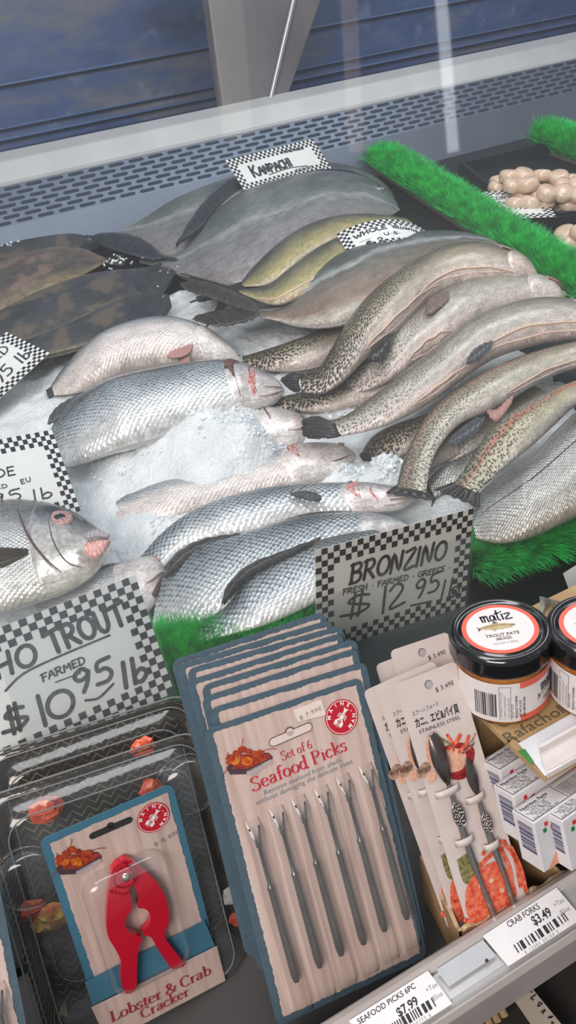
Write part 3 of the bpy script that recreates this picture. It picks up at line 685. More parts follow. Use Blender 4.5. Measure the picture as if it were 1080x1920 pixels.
# ---- kanpachi
f = Fish('kanpachi', 'grey kanpachi at the back with its forked tail against the steel apron', 'kanpachi at the back', 'kan', [(150, 428), (200, 418), (250, 400), (310, 365), (370, 335), (440, 312), (530, 298), (620, 302), (700, 328), (748, 368)], [(150, 437), (200, 450), (260, 470), (330, 485), (420, 480), (520, 460), (600, 440), (680, 410), (735, 388)], .0, .12, head=0)
ribbon(f, 'tail_fin', FINS['blue'], [(205, 420), (160, 402), (110, 396), (50, 402)], [(205, 440), (160, 442), (110, 436), (55, 424)], .012); ribbon(f, 'tail_fin', FINS['blue'], [(205, 432), (170, 450), (120, 462), (70, 478)], [(210, 446), (190, 462), (140, 478), (80, 484)], .012); f.fin('dorsal_fin', FINS['blue'], .2, .85, [.005, .012, .016, .016, .008], 0, back=.4)
f.fin('anal_fin', FINS['blue'], .12, .4, [.004, .02, .035], 180)
f = Fish('kanpachi', 'large grey kanpachi under its name sign with black raised back fin', 'kanpachi at the back', 'kan', [(262, 482), (300, 474), (340, 455), (395, 405), (455, 362), (530, 336), (600, 322), (670, 328), (720, 350), (752, 385)], [(262, 493), (300, 502), (350, 522), (430, 542), (510, 522), (580, 478), (645, 446), (700, 422), (748, 402)], .012, .17, head=0)
ribbon(f, 'tail_fin', FINS['blue'], [(308, 478), (262, 446), (210, 436), (160, 442)], [(300, 492), (245, 478), (200, 464), (162, 446)], .03); ribbon(f, 'tail_fin', FINS['blue'], [(300, 490), (262, 508), (225, 530), (190, 560)], [(306, 500), (285, 525), (255, 548), (200, 566)], .035); ribbon(f, 'raised_fin', FINS['blue'], [(330, 463), (352, 420), (388, 372), (442, 330), (500, 312)], [(332, 464), (378, 426), (412, 384), (452, 352), (502, 322)], .055, hump=.008)
f.fin('dorsal_fin', FINS['blue'], .62, .9, [.01, .018, .02, .01], 0, back=.5); f.fin('anal_fin', FINS['dark'], .12, .45, [.005, .02, .03, .02], 180)
f.eye(.9, 60, .011)
# ---- yellow sided fish
f = Fish('yellowtail', 'yellow sided fish upper of the pair left of the second sign', 'fish with yellow sides', 'yel', [(452, 530), (470, 505), (510, 465), (560, 430), (620, 408), (690, 402), (770, 410)], [(456, 538), (500, 535), (545, 515), (600, 480), (660, 450), (720, 435), (775, 425)], .055, .3, head=0)
f.tail(FINS['dark'], .12, .05, .5, ang=.1)
f = Fish('yellowtail', 'yellow sided fish lower of the pair left of the second sign', 'fish with yellow sides', 'yel', [(445, 543), (500, 535), (540, 505), (590, 468), (640, 443), (700, 425), (780, 420)], [(450, 550), (510, 572), (550, 565), (600, 540), (650, 500), (710, 470), (785, 445)], .062, .3, head=0)
f.cut(.1, .45, 150, 20, creamm); f.tail(FINS['dark'], .12, .05, .5)
f = Fish('yellowtail', 'big long amber sided fish with wide dark forked tail below the second sign', 'fish with yellow sides', 'ytail', [(462, 572), (500, 574), (530, 560), (560, 530), (610, 492), (670, 462), (740, 442), (810, 434), (870, 436), (925, 448)], [(466, 590), (510, 600), (560, 612), (620, 615), (690, 600), (760, 565), (830, 525), (890, 490), (940, 462)], .05, .26, head=0)
ribbon(f, 'tail_fin', FINS['olive'], [(492, 572), (440, 548), (390, 530), (335, 524)], [(480, 590), (430, 572), (385, 556), (340, 545)], .075, rag=.04); ribbon(f, 'tail_fin', FINS['olive'], [(484, 584), (430, 580), (390, 586), (348, 598)], [(488, 596), (450, 606), (410, 612), (378, 606)], .07, rag=.04); f.fin('dorsal_fin', FINS['dark'], .12, .6, [.003, .009, .01, .008], 0); f.fin('anal_fin', FINS['pale'], .12, .4, [.004, .012, .012], 180)
# ---- trout heap
f = Fish('rainbow_trout', 'dark spotted trout at the top left of the heap, only its tail half showing', GT_, 'trout', [(455, 668), (500, 655), (550, 640), (600, 620), (660, 585), (740, 545)], [(455, 684), (500, 696), (560, 694), (610, 682), (670, 650), (760, 590)], .0, .45, head=0)
f.tail(FINS['dark'], .03, .022, .2)
f = Fish('rainbow_trout', 'trout tail lying left below the top spotted trout, dark fan end', GT_, 'trout', [(520, 746), (560, 736), (620, 724), (680, 705), (740, 690), (830, 640)], [(520, 762), (560, 772), (620, 771), (680, 757), (740, 738), (840, 680)], .008, .45, head=0)
f.tail(FINS['dark'], .035, .02, .2)
f = Fish('rainbow_trout', 'spotted trout tail under the middle of the heap beside a pale fish snout', GT_, 'trout', [(680, 842), (700, 815), (740, 795), (790, 778), (860, 740)], [(718, 880), (750, 862), (780, 845), (830, 815), (900, 780)], .0, .5, head=0)
f.tail(FINS['dark'], .05, .028, .15, ang=.1)
f = Fish('rainbow_trout', 'small spotted trout piece showing between ice and the curved trout', GT_, 'trout', [(690, 880), (720, 868), (760, 850), (840, 800)], [(700, 900), (740, 905), (790, 890), (870, 850)], .0, .4, head=0)
f = Fish('rainbow_trout', 'shadowed trout wedged between the curved trout and the red striped one', GT_, 'faint', [(812, 858), (840, 822), (880, 790), (930, 765), (1000, 720)], [(815, 872), (860, 862), (910, 838), (960, 810), (1040, 760)], .0, .4, head=0)
f = Fish('rainbow_trout', 'grey trout tail below the wedged trout above the bass price sign', GT_, 'silver', [(800, 905), (820, 880), (850, 862), (910, 830)], [(815, 935), (850, 915), (890, 900), (960, 860)], .0, .4, head=0)
f.tail(FINS['dark'], .035, .03, .1)
f = Fish('rainbow_trout', 'pale bellied trout second from the top of the heap with pink slit', GT_, 'palet', [(624, 722), (662, 680), (708, 636), (765, 588), (828, 545), (895, 522), (970, 516), (1030, 526), (1062, 546)], [(640, 742), (700, 730), (750, 706), (800, 675), (860, 640), (920, 605), (980, 585), (1040, 575), (1066, 560)], .028, .42, head=.86)
f.cut(.3, .5, 160, 30); ribbon(f, 'pelvic_fin', FINS['pink'], [(818, 652), (835, 630), (864, 614)], [(824, 657), (850, 648), (870, 626)], .07); f.patch('bare_gill', redm, .9, .99, 10, 80, .003)
f.patch('gill', mat('gill_maroon', (.22, .08, .09), .3, noise=.4, nscale=150), .93, 1, 5, 110, .005, bulge=.003)
f = Fish('rainbow_trout', 'topmost spotted trout arching over the heap with black tail fin and pink belly', GT_, 'trout', [(562, 700), (596, 690), (620, 655), (650, 602), (695, 550), (760, 502), (830, 468), (890, 460), (950, 470), (992, 492), (1010, 515)], [(565, 735), (605, 738), (645, 715), (690, 672), (740, 632), (782, 590), (822, 556), (870, 540), (930, 533), (980, 532), (1012, 526)], .052, .42, head=.90)
ribbon(f, 'tail_fin', FINS['dark'], [(572, 700), (560, 715), (566, 736)], [(530, 702), (528, 716), (552, 738)], .062, rag=.03); f.cut(.28, .62, 162, 22); ribbon(f, 'pelvic_fin', FINS['pink'], [(796, 588), (804, 562), (832, 543)], [(802, 594), (826, 576), (848, 558)], .095); ribbon(f, 'anal_fin', FINS['dark'], [(742, 622), (720, 632), (700, 648), (690, 668)], [(738, 634), (728, 655), (712, 676), (690, 680)], .085, hump=.006, rag=.05)
f.patch('nape_patch', mat('nape_mauve', (.36, .27, .25), .3, noise=.3), .84, .95, 25, 75, .002, .02)
f.cut(.55, .9, 150, 14)
f = Fish('rainbow_trout', 'long silvery trout with a full length cream edged belly slit across the heap', GT_, 'palet', [(590, 790), (640, 782), (690, 748), (750, 702), (810, 655), (870, 605), (930, 578), (1000, 562), (1080, 565), (1160, 590)], [(605, 822), (660, 815), (720, 800), (770, 778), (820, 748), (870, 712), (930, 672), (1000, 648), (1080, 636), (1160, 640)], .052, .42, head=0)
ribbon(f, 'tail_fin', FINS['dark'], [(630, 790), (632, 805), (642, 822)], [(568, 778), (566, 804), (572, 826)], .06, rag=.03); f.cut(.5, .98, 152, 26, creamm); ribbon(f, 'pelvic_fin', FINS['grey'], [(871, 682), (888, 656), (918, 638)], [(880, 684), (905, 668), (926, 648)], .10); ribbon(f, 'anal_fin', FINS['pink'], [(756, 746), (788, 730), (816, 720)], [(760, 770), (790, 754), (816, 736)], .06); f.cut(.3, .5, 160, 16)
f.eye(.86, 60, .008)
f = Fish('rainbow_trout', 'thick curved trout with faint pink side bending down towards the bass sign', GT_, 'faint', [(742, 915), (756, 860), (780, 808), (812, 760), (862, 720), (920, 690), (985, 664), (1080, 640), (1170, 630)], [(800, 925), (806, 885), (826, 838), (868, 795), (925, 768), (980, 738), (1035, 708), (1090, 690), (1180, 680)], .045, .45, head=0)
f.cut(.5, .92, 158, 22); ribbon(f, 'anal_fin', FINS['grey'], [(838, 826), (870, 798), (905, 776)], [(842, 842), (880, 822), (912, 796)], .06); ribbon(f, 'pelvic_fin', FINS['rosy'], [(906, 764), (930, 768), (958, 742)], [(926, 796), (945, 776), (964, 750)], .085)  # first ribbon is a grey strip filling the dark wedge along the belly
f.tail(FINS['dark'], .02, .03, .1)
f = Fish('rainbow_trout', 'yellowish trout with a bright red side stripe at the right edge', GT_, 'stripe', [(850, 908), (874, 872), (905, 818), (945, 778), (1005, 742), (1080, 712), (1180, 680)], [(893, 925), (925, 897), (962, 868), (1002, 838), (1045, 798), (1090, 758), (1190, 720)], .055, .45, head=0)
f.tail(FINS['dark'], .03, .03, .1)
f = Fish('rainbow_trout', 'broad dark backed silver trout in front of the red striped one by the green brush', GT_, 'silver', [(880, 965), (900, 922), (945, 890), (990, 858), (1035, 810), (1085, 765), (1180, 700)], [(892, 1010), (940, 1020), (1000, 1010), (1060, 985), (1110, 960), (1200, 900)], .04, .4, head=0)
f.line('lateral_line', mouthm, [(.05, 86), (.4, 84), (.9, 86)], .0006, .0006)
# ---- sea bass rows
f = Fish('sea_bass', 'upper bass turned belly up with red fins, behind the scaly bass', GB_, 'belly', [(96, 722), (120, 688), (160, 650), (220, 618), (290, 601), (350, 604), (400, 624), (440, 655), (452, 672)], [(102, 742), (140, 738), (190, 722), (250, 700), (320, 690), (390, 685), (430, 684), (450, 680)], .012, .5, head=.8)
ribbon(f, 'pelvic_fin', FINS['rosy'], [(310, 668), (334, 644), (362, 640)], [(318, 673), (345, 668), (362, 656)], .062); ribbon(f, 'pelvic_fin', FINS['rosy'], [(332, 684), (342, 672), (352, 668)], [(338, 688), (350, 686), (358, 676)], .055); f.fin('dorsal_fin', FINS['dark'], .6, .85, [.003, .012, .01], 0)
f.tail(FINS['grey'], .02, .012, .1)
f = Fish('sea_bass', 'scaly silver bass left of centre, gills lifted, snout meeting the trout tails', GB_, 'bass', [(92, 812), (110, 776), (150, 742), (210, 713), (290, 694), (360, 682), (420, 678), (480, 692), (520, 712), (536, 728)], [(110, 880), (150, 872), (210, 852), (290, 832), (360, 808), (420, 792), (470, 776), (510, 760), (534, 742)], .018, .42, head=.78)
ribbon(f, 'dorsal_fin', FINS['grey'], [(84, 796), (108, 762), (156, 735)], [(98, 798), (126, 769), (162, 744)], .042, hump=.003); f.gill(.80, 30, 110, .035, mat('gill_dark', (.05, .05, .05), .4, c2=(.3, .12, .1), nscale=160)); ribbon(f, 'pectoral_fin', FINS['grey'], [(326, 722), (360, 714), (398, 720)], [(330, 725), (368, 736), (400, 740)], .056); f.patch('gill', redm, .845, .875, 60, 140, .003, .01)
f.jaw(.9, 110); f.jaw(.88, 140, .003); ribbon(f, 'anal_fin', FINS['grey'], [(125, 862), (168, 850), (220, 836)], [(130, 869), (172, 862), (218, 843)], .03, rag=.1); f.line('gill_edge', mouthm, [(.80, 25), (.775, 80), (.80, 140)], .0016); f.line('gill_edge', mouthm, [(.86, 30), (.84, 80), (.87, 130)], .0009); f.line('lateral_line', mouthm, [(.05, 62), (.4, 60), (.76, 58)], .0005, .0004)
f = Fish('sea_bass', 'bass nearly buried in ice, only its raw red gilled head showing', GB_, 'belly', [(250, 820), (330, 800), (400, 782), (450, 770), (510, 766), (560, 776), (580, 795)], [(260, 870), (340, 865), (410, 850), (460, 845), (520, 842), (560, 835), (580, 812)], -.006, .45, head=.6)
f.gill(.66, 25, 140, .07); f.patch('gill', mat('gill_maroon'), .58, .74, 20, 80, .005, .03, bulge=.004); f.eye(.88, 30, .006); f.jaw(.85, 125); f.line('gill_edge', mouthm, [(.63, 20), (.62, 60), (.66, 120)], .002); f.line('gill_edge', mouthm, [(.74, 25), (.73, 60), (.76, 100)], .0012)
f = Fish('sea_bass', 'bass under ice crumbs with white snout pointing right at the trout tails', GB_, 'belly', [(170, 960), (230, 930), (300, 905), (380, 888), (450, 870), (520, 845), (580, 832), (640, 834), (668, 850)], [(180, 985), (250, 984), (320, 978), (390, 955), (460, 935), (530, 920), (590, 908), (640, 888), (668, 862)], -.002, .45, head=.74)
f.gill(.78, 30, 100, .02); f.eye(.93, 35, .006, irisp); f.jaw(.88, 120); f.line('gill_edge', mouthm, [(.76, 20), (.74, 60), (.77, 110)], .0014); f.line('mouth', mouthm, [(.90, 128), (.95, 118), (.995, 95)], .0009)
f = Fish('sea_bass', 'long narrow scaly bass whose snout points at the clear top of the bass sign', GB_, 'bass', [(262, 1045), (300, 1002), (345, 966), (400, 940), (455, 924), (525, 911), (600, 906), (680, 906), (745, 914), (778, 932)], [(300, 1075), (330, 1040), (375, 1018), (430, 1012), (500, 1000), (560, 980), (620, 970), (690, 965), (745, 958), (778, 942)], .022, .45, head=.76)
f.gill(.80, 45, 120, .028); f.eye(.93, 40, .006, irisp); f.jaw(.9, 115); f.jaw(.88, 140); ribbon(f, 'pectoral_fin', FINS['grey'], [(542, 926), (570, 920), (602, 926)], [(548, 930), (575, 937), (604, 944)], .06); f.line('gill_edge', mouthm, [(.78, 25), (.765, 70), (.79, 130)], .0014); f.line('mouth', mouthm, [(.90, 125), (.95, 115), (.995, 92)], .0009); f.line('gill_edge', redm, [(.845, 60), (.835, 90), (.86, 130)], .0014)
f = Fish('sea_bass', 'widest scaly bass, second up from the green brush, long dark back fin', GB_, 'bass', [(300, 1092), (322, 1050), (362, 1024), (425, 1009), (500, 986), (560, 970), (620, 962), (690, 962), (745, 972), (775, 985)], [(286, 1178), (340, 1180), (410, 1165), (480, 1130), (550, 1095), (620, 1060), (690, 1030), (750, 1006), (778, 993)], .034, .34, head=.82)
ribbon(f, 'dorsal_fin', FINS['dark'], [(300, 1086), (326, 1042), (376, 1012), (446, 1001)], [(320, 1086), (350, 1052), (398, 1026), (452, 1008)], .058, hump=.004); f.fin('dorsal_fin', FINS['dark'], .5, .8, [.003, .006, .006, .003], 0)
f = Fish('sea_bass', 'scaly bass lowest in the row, tucked behind the bright green brush', GB_, 'bass', [(362, 1185), (395, 1158), (430, 1125), (462, 1082), (515, 1050), (570, 1022), (640, 1002), (720, 990)], [(372, 1205), (430, 1192), (500, 1172), (570, 1142), (640, 1105), (725, 1055)], .054, .30, head=0)
ribbon(f, 'dorsal_fin', FINS['dark'], [(406, 1138), (430, 1093), (468, 1058), (530, 1034), (600, 1008)], [(430, 1132), (452, 1098), (487, 1072), (540, 1046), (602, 1015)], .078, hump=.004)
f = Fish('sea_bass', 'bass behind the large trout sign, open mouthed head poking out right', GB_, 'belly', [(60, 1120), (140, 1090), (200, 1066), (250, 1050), (290, 1044), (312, 1066)], [(90, 1200), (160, 1185), (210, 1175), (255, 1165), (290, 1138), (314, 1092)], .02, .42, head=.6, blunt=.1)
f.mouth(.82, 150, .99, 120, .003); f.jaw(.78, 110, .004); f.patch('gill', redm, .88, .95, 12, 45, .003); f.fin('dorsal_fin', FINS['grey'], .1, .7, [.01, .012, .012, .004], 0)
f = Fish('sea_bass', 'grey bass tail end between the trout sign and the green brush', GB_, 'bass', [(180, 1190), (240, 1178), (290, 1166), (325, 1170), (345, 1182)], [(190, 1240), (250, 1235), (300, 1215), (330, 1205), (348, 1194)], .012, .4, head=0)
f.fin('anal_fin', FINS['grey'], .4, .9, [.004, .01, .004], 0)
# ---- sea bream at the left edge
f = Fish('sea_bream', 'silver sea bream head with pink lips and round eye at the left edge', None, 'dorade', [(-150, 985), (-80, 955), (-10, 938), (50, 937), (105, 947), (150, 966), (186, 992), (207, 1010)], [(-160, 1150), (-90, 1170), (-20, 1160), (60, 1135), (120, 1114), (165, 1088), (192, 1060), (210, 1026)], .055, .28, head=.60, blunt=.05)
f.eye(.715, 63, .0125, irisp)
f.line('gill_edge', mouthm, [(.52, 58), (.55, 84), (.60, 108), (.70, 140)], .0013, .0034); f.line('gill_edge', mouthm, [(.66, 70), (.68, 100), (.73, 126), (.80, 142)], .0007)
ribbon(f, 'upper_lip', mat('lip_grey', (.34, .31, .32), .3, coat=.5), [(158, 1002), (180, 992), (204, 1003)], [(160, 1014), (184, 1008), (207, 1011)], .098, hump=.004)
ribbon(f, 'lower_lip', mat('lip_pink', (.72, .30, .27), .3, c2=(.78, .52, .47), nscale=120, coat=.6), [(156, 1016), (184, 1012), (208, 1013)], [(162, 1048), (186, 1044), (206, 1022)], .092, .088, hump=.005)
f.line('mouth', mouthm, [(.885, 78), (.94, 82), (.995, 88)], .0012, .003); f.line('nostril', mouthm, [(.84, 44), (.852, 48), (.86, 52)], .001, .001)
f.side_fin('pectoral_fin', FINS['brown'], .56, 110, .06, .03, .1)
chips('ice_crumbs', [(45, 598, .035, 90, .0042), (180, 600, .03, 50, .004), (215, 520, .03, 25, .003), (250, 560, .1, 30, .0025), (110, 612, .06, 60, .003), (20, 480, .03, 30, .003)], 'small white ice crumbs scattered over the dark flounders', .03)
chips('ice_crumbs', [(400, 830, .06, 120, .0035), (250, 870, .06, 80, .003), (500, 850, .04, 70, .003), (340, 990, .05, 70, .003), (730, 890, .03, 60, .0045), (640, 770, .03, 40, .004), (660, 900, .02, 40, .004)], 'loose ice crumbs among the half buried bass', .0)
chips('ice_crumbs', [(965, 690, .022, 40, .004), (985, 680, .02, 30, .005)], 'clear ice lumps melting on the curved trout at right', .075)
# ================================================================== lettering
def A(cx, cy, rx, ry, a, b, n=8): return arc(cx, cy, rx, ry, a, b, n)
HAND = {  # marker capitals in a 1-high box: (advance, strokes)
 'A': (.8, [[(0, 0), (.38, 1), (.7, 0)], [(.14, .38), (.6, .4)]]),
 'B': (.8, [[(.05, 1), (.08, 0)], [(-.05, .95), (.45, 1), (.6, .8), (.45, .6), (.1, .55)], [(.1, .55), (.55, .5), (.68, .25), (.5, .03), (.0, 0)]]),
 'C': (.72, [A(.42, .5, .38, .48, 60, 300)]),
 'D': (.82, [[(.08, .98), (.08, 0)], [(0, .98), (.4, .95), (.7, .6), (.62, .2), (.3, 0), (.0, .02)]]),
 'E': (.65, [[(.05, 1), (.05, 0)], [(.05, .97), (.5, 1)], [(.05, .52), (.42, .54)], [(.05, .02), (.5, .04)]]),
 'F': (.65, [[(.1, 1), (.08, 0)], [(-.05, .95), (.6, 1.0)], [(.1, .5), (.48, .54)]]),
 'G': (.8, [A(.42, .5, .38, .48, 55, 330) + [(.75, .45), (.48, .45)]]),
 'H': (.8, [[(.06, 1), (.06, 0)], [(.62, 1.02), (.6, 0)], [(.06, .48), (.62, .55)]]),
 'I': (.32, [[(.12, 1), (.1, 0)]]),
 'K': (.78, [[(.08, 1.05), (.08, -.02)], [(.62, 1), (.08, .42)], [(.2, .52), (.66, 0)]]),
 'L': (.62, [[(.08, 1), (.06, .02), (.52, .04)]]),
 'M': (.95, [[(.05, 0), (.12, 1), (.42, .35), (.74, 1), (.8, 0)]]),
 'N': (.85, [[(.05, 0), (.1, 1), (.6, .05), (.68, 1.05)]]),
 'O': (.85, [A(.4, .5, .38, .48, 100, 470, 16)]),
 'P': (.7, [[(.08, 1), (.06, 0)], [(-.02, .96), (.42, 1), (.6, .76), (.42, .5), (.08, .46)]]),
 'R': (.8, [[(.08, 1), (.06, 0)], [(-.05, .94), (.42, 1), (.6, .76), (.42, .52), (.1, .48)], [(.25, .5), (.7, 0)]]),
 'S': (.65, [[(.55, .88), (.32, 1), (.08, .82), (.2, .58), (.48, .4), (.5, .14), (.26, 0), (.02, .12)]]),
 'T': (.75, [[(.36, .95), (.34, 0)], [(-.08, .9), (.8, 1.04)]]),
 'U': (.8, [[(.06, 1), (.08, .3), (.32, 0), (.58, .25), (.64, 1)]]),
 'V': (.75, [[(.02, 1), (.34, 0), (.7, 1.05)]]),
 'W': (1.05, [[(.0, 1), (.22, 0), (.5, .75), (.7, 0), (.98, 1.05)]]),
 'Y': (.75, [[(.02, 1), (.34, .5), (.7, 1.05)], [(.34, .5), (.28, 0)]]),
 'Z': (.75, [[(.02, .92), (.66, 1), (.05, .02), (.72, .06)]]),
 '1': (.35, [[(.12, 1.02), (.14, 0)]]),
 '2': (.75, [[(.04, .8), (.28, 1), (.56, .84), (.5, .55), (.02, .02), (.68, .04)]]),
 '0': (.8, [A(.38, .5, .36, .5, 90, 450, 16)]),
 '5': (.75, [[(.62, 1.04), (.16, .96), (.12, .58), (.4, .62), (.62, .35), (.45, .04), (.02, .02)]]),
 '9': (.75, [[(.58, .78), (.36, .98), (.06, .76), (.2, .5), (.5, .58), (.6, .86), (.5, .35), (.3, -.05)]]),
 '3': (.7, [[(.06, .88), (.36, 1), (.55, .78), (.26, .54), (.58, .34), (.4, .04), (.02, .08)]]),
 '4': (.7, [[(.42, 1), (.04, .4), (.66, .42)], [(.5, .7), (.46, 0)]]),
 '$': (.95, [[(.75, .82), (.4, .9), (.1, .7), (.4, .52), (.82, .34), (.5, .1), (-.08, .16)], [(.3, 1.05), (.26, -.05)], [(.52, 1.08), (.48, -.02)]]),
 'l': (.3, [[(.14, 1.0), (.1, 0)]]), 'b': (.6, [[(.1, 1.0), (.08, .0)], [(.08, .3), (.34, .5), (.54, .28), (.34, .0), (.08, .06)]]),
 '.': (.35, [[(.14, .42), (.17, .42)]]), '-': (.5, [[(.05, .45), (.4, .47)]]), ' ': (.45, [])}
def hand(mb, s, x, y, size, wd, m=0, z=.0006, sx=.9, slant=.08, ang=0., jit=.02, small=None, T=None, seed=1):
    rn = random.Random(seed); cx = 0
    for i, ch in enumerate(s):
        if ch not in HAND: continue
        adv, sts = HAND[ch]; k = small if (small and i > 0 and s[i - 1] != ' ') else 1.
        dy = rn.uniform(-jit, jit)
        for st in sts:
            pts = []
            for p in st:
                u = (cx + p[0] * sx * k + p[1] * k * slant) * size; v = (p[1] * k + dy) * size
                pts.append((x + u * math.cos(ang) - v * math.sin(ang), y + u * math.sin(ang) + v * math.cos(ang)))
            stroke(mb, pts, wd * 1.2, m, z, T)
        cx += (adv + .08) * sx * k
    return cx * size
paper = mat('sign_paper', (.88, .89, .87), .45, c2=(.82, .82, .79), nscale=9); paperw = mat('sign_paper_aged', (.76, .75, .68), .4, c2=(.84, .83, .78), nscale=14)
inkm = mat('marker_ink', (.025, .028, .03), .4, c2=(.09, .09, .095), nscale=160)
checkm = mat('checker_black', (.02, .022, .028), .4)
sleeve = mat_film('clear_sleeve', (.98, .99, .99), .05, .03, .08)
def bent(mb, R, axis=0):                      # bend the card about its long side: radius R
    if not R: return
    s_ = []
    for x, y, z in mb.v:
        q = (x if axis == 0 else y); a = q / R
        zz = -R * (1 - math.cos(a)) + z
        s_.append((R * math.sin(a), y, zz) if axis == 0 else (x, R * math.sin(a), zz))
    mb.v = s_
def sign(name, label, w, h, cell, mw, texts, rows=3, pap=None, band=None, R=0, axis=0, parent=None):
    """w x h card centred on its frame, checker border of rows cells, texts(mb) writes the lettering"""
    root = empty(name, mw, label=label, cat='price sign')
    nx = 36 if R else 1
    mb = MB()
    for i in range(nx):
        x0, x1 = -w / 2 + w * i / nx, -w / 2 + w * (i + 1) / nx
        if axis == 0: mb.quad(x0, x1, -h / 2, h / 2, 0)
        else: mb.quad(-w / 2, w / 2, -h / 2 + h * i / nx, -h / 2 + h * (i + 1) / nx, 0)
    bent(mb, R, axis); mb.build('card', pap or paper, root, solid=.0005)
    mb = MB(); nxc = max(3, round(w / cell)); nyc = max(3, round(h / cell)); cw, chh = w / nxc, h / nyc
    for i in range(nxc):
        for j in range(nyc):
            if (i < rows or i >= nxc - rows or j < rows or j >= nyc - rows) and (i + j) % 2 == 0:
                mb.quad(-w / 2 + i * cw, -w / 2 + (i + 1) * cw, -h / 2 + j * chh, -h / 2 + (j + 1) * chh, .0005)
    bent(mb, R, axis); mb.build('checker_border', checkm, root)
    mb = MB(); texts(mb); 
    bent(mb, R, axis); mb.build('lettering', inkm, root)
    if band:
        mb = MB(); a, b = band; mb.box(-w / 2 - .002, w / 2 + .002, -h / 2 - b, h / 2 + a, .0012, .0017)
        mb.build('clear_sleeve', sleeve, root)
    return root
GN = Vector((0, -GD.z, GD.y)); GLR = frame((1, 0, 0), GD)
# trout sign (its left part is outside the picture)
Dg = (onglass(160, 1260, -.004) - EYE).length
m_, s_ = pose([(.5, .5), (.5, -.5)], [(253, 1078), (325, 1300)], GLR, Dg * 1.015, .04)
def loc(mw, px, py):
    n = mw.to_3x3().col[2]; return mw.inverted() @ hit(px, py, mw.translation, n)
def handpx(mb, mw, s, p0, p1, hpx, wpx, slant=.08, **kw):
    a, b = loc(mw, *p0), loc(mw, *p1); k = (b - a).length / math.dist(p0, p1); d = b - a
    adv = sum((HAND[c][0] + .08) for c in s if c in HAND) - .15; size = hpx * k
    hand(mb, s, a.x, a.y, size, wpx * k, sx=d.length / size / adv, ang=math.atan2(d.y, d.x), slant=slant, **kw)
def linepx(mb, mw, pts, wpx, m=0, z=.0006):
    P = [loc(mw, *p) for p in pts]; k = (P[-1] - P[0]).length / max(1, math.dist(pts[0], pts[-1]))
    stroke(mb, [(p.x, p.y) for p in P], wpx * k, m, z)
a1_, a2_ = loc(m_, -2, 1178).x / s_, loc(m_, -2, 1452).x / s_
m_, s_ = pose([(.5, .5), (.5, -.5), (a1_, .5), (a2_, -.5)], [(253, 1078), (325, 1300), (-2, 1178), (-2, 1452)], GLR, Dg * 1.015, .12)
h_ = s_
def tx(mb):
    handpx(mb, m_, 'IDAHO', (-108, 1312), (70, 1243), 46, 7.5)
    handpx(mb, m_, 'TROUT', (98, 1226), (238, 1168), 44, 7.5, slant=-.05, seed=3)
    linepx(mb, m_, [(10, 1295), (42, 1264), (100, 1235), (205, 1191)], 4.5)
    handpx(mb, m_, 'FARMED', (80, 1278), (160, 1243), 15, 3)
    linepx(mb, m_, [(104, 1279), (150, 1262)], 3)
    handpx(mb, m_, '$', (12, 1378), (58, 1358), 52, 7.5); handpx(mb, m_, '1', (78, 1362), (92, 1356), 62, 7.5); handpx(mb, m_, '0', (92, 1352), (140, 1334), 52, 7.5)
    handpx(mb, m_, '95', (142, 1300), (214, 1273), 44, 7)
    linepx(mb, m_, [(160, 1313), (185, 1308), (212, 1282)], 5)
    handpx(mb, m_, 'lb', (231, 1290), (276, 1273), 48, 7.5)
mS = m_.copy()
sh = (loc(m_, 253, 1078) - loc(m_, 325, 1300)); 
T0_ = m_ @ Matrix.Translation((0, 0, 0))
wS = h_ * 1.75
# move the frame to the card centre: right top corner is at (+w/2, +h/2)
tr_ = loc(m_, 253, 1078); cen = m_ @ Vector((tr_.x - wS / 2, tr_.y - h_ / 2, 0)); m_.translation = cen
sign('price_sign', 'large white sign with checkered border reading TROUT FARMED $10.95 lb', wS, h_, .0061, m_, tx, band=(.012, .004))
# bass sign
Dg2 = (onglass(740, 1070) - EYE).length
mb_, sb_ = pose([(-.76, .5), (.76, .5), (.76, -.5), (-.76, -.5)], [(593, 1033), (886, 952), (873, 1136), (591, 1226)], GLR, Dg2 * 1.012)
def tx(mb):
    handpx(mb, mb_, 'BRONZINO', (655, 1094), (832, 1048), 35, 5, slant=.12)
    handpx(mb, mb_, 'FRESH . FARMED . GREECE .', (642, 1115), (843, 1068), 10, 2.1)
    handpx(mb, mb_, '$', (642, 1160), (694, 1146), 44, 4.6); handpx(mb, mb_, '1', (712, 1150), (722, 1147), 50, 4.6); handpx(mb, mb_, '2', (728, 1142), (758, 1130), 46, 4.6)
    handpx(mb, mb_, '95', (776, 1121), (822, 1106), 34, 4); linepx(mb, mb_, [(770, 1135), (808, 1127)], 4)
    handpx(mb, mb_, 'lb', (822, 1126), (858, 1116), 36, 3.4)
sign('price_sign', 'sign reading BRONZINO FRESH FARMED GREECE $12.95 lb in a clear sleeve', 1.52 * sb_, sb_, .0060, mb_, tx, pap=paperw, band=(.013, .006))
# kanpachi sign
Dk = (bed(520, 305, .075) - EYE).length
mk, sk = pose([(-1.45, .5), (1.45, .5), (1.45, -.5), (-1.45, -.5)], [(425, 303), (582, 258), (624, 318), (458, 358)], frame((1, 0, 0), (0, .35, 1)), Dk, .3)
def tx(mb):
    handpx(mb, mk, 'KANPACHI', (476, 332), (568, 305), 18, 3.2, small=.75, slant=.05); linepx(mb, mk, [(505, 328), (540, 316), (576, 311)], 1.6)
    handpx(mb, mk, 'FARMED HAWAII', (530, 288), (570, 280), 4, 1)
    handpx(mb, mk, 'SASHIMI', (556, 322), (588, 314), 4, 1)
sign('price_sign', 'KANPACHI sign with checkered border standing behind the big grey fish', 2.9 * sk, sk, .0058, mk, tx)
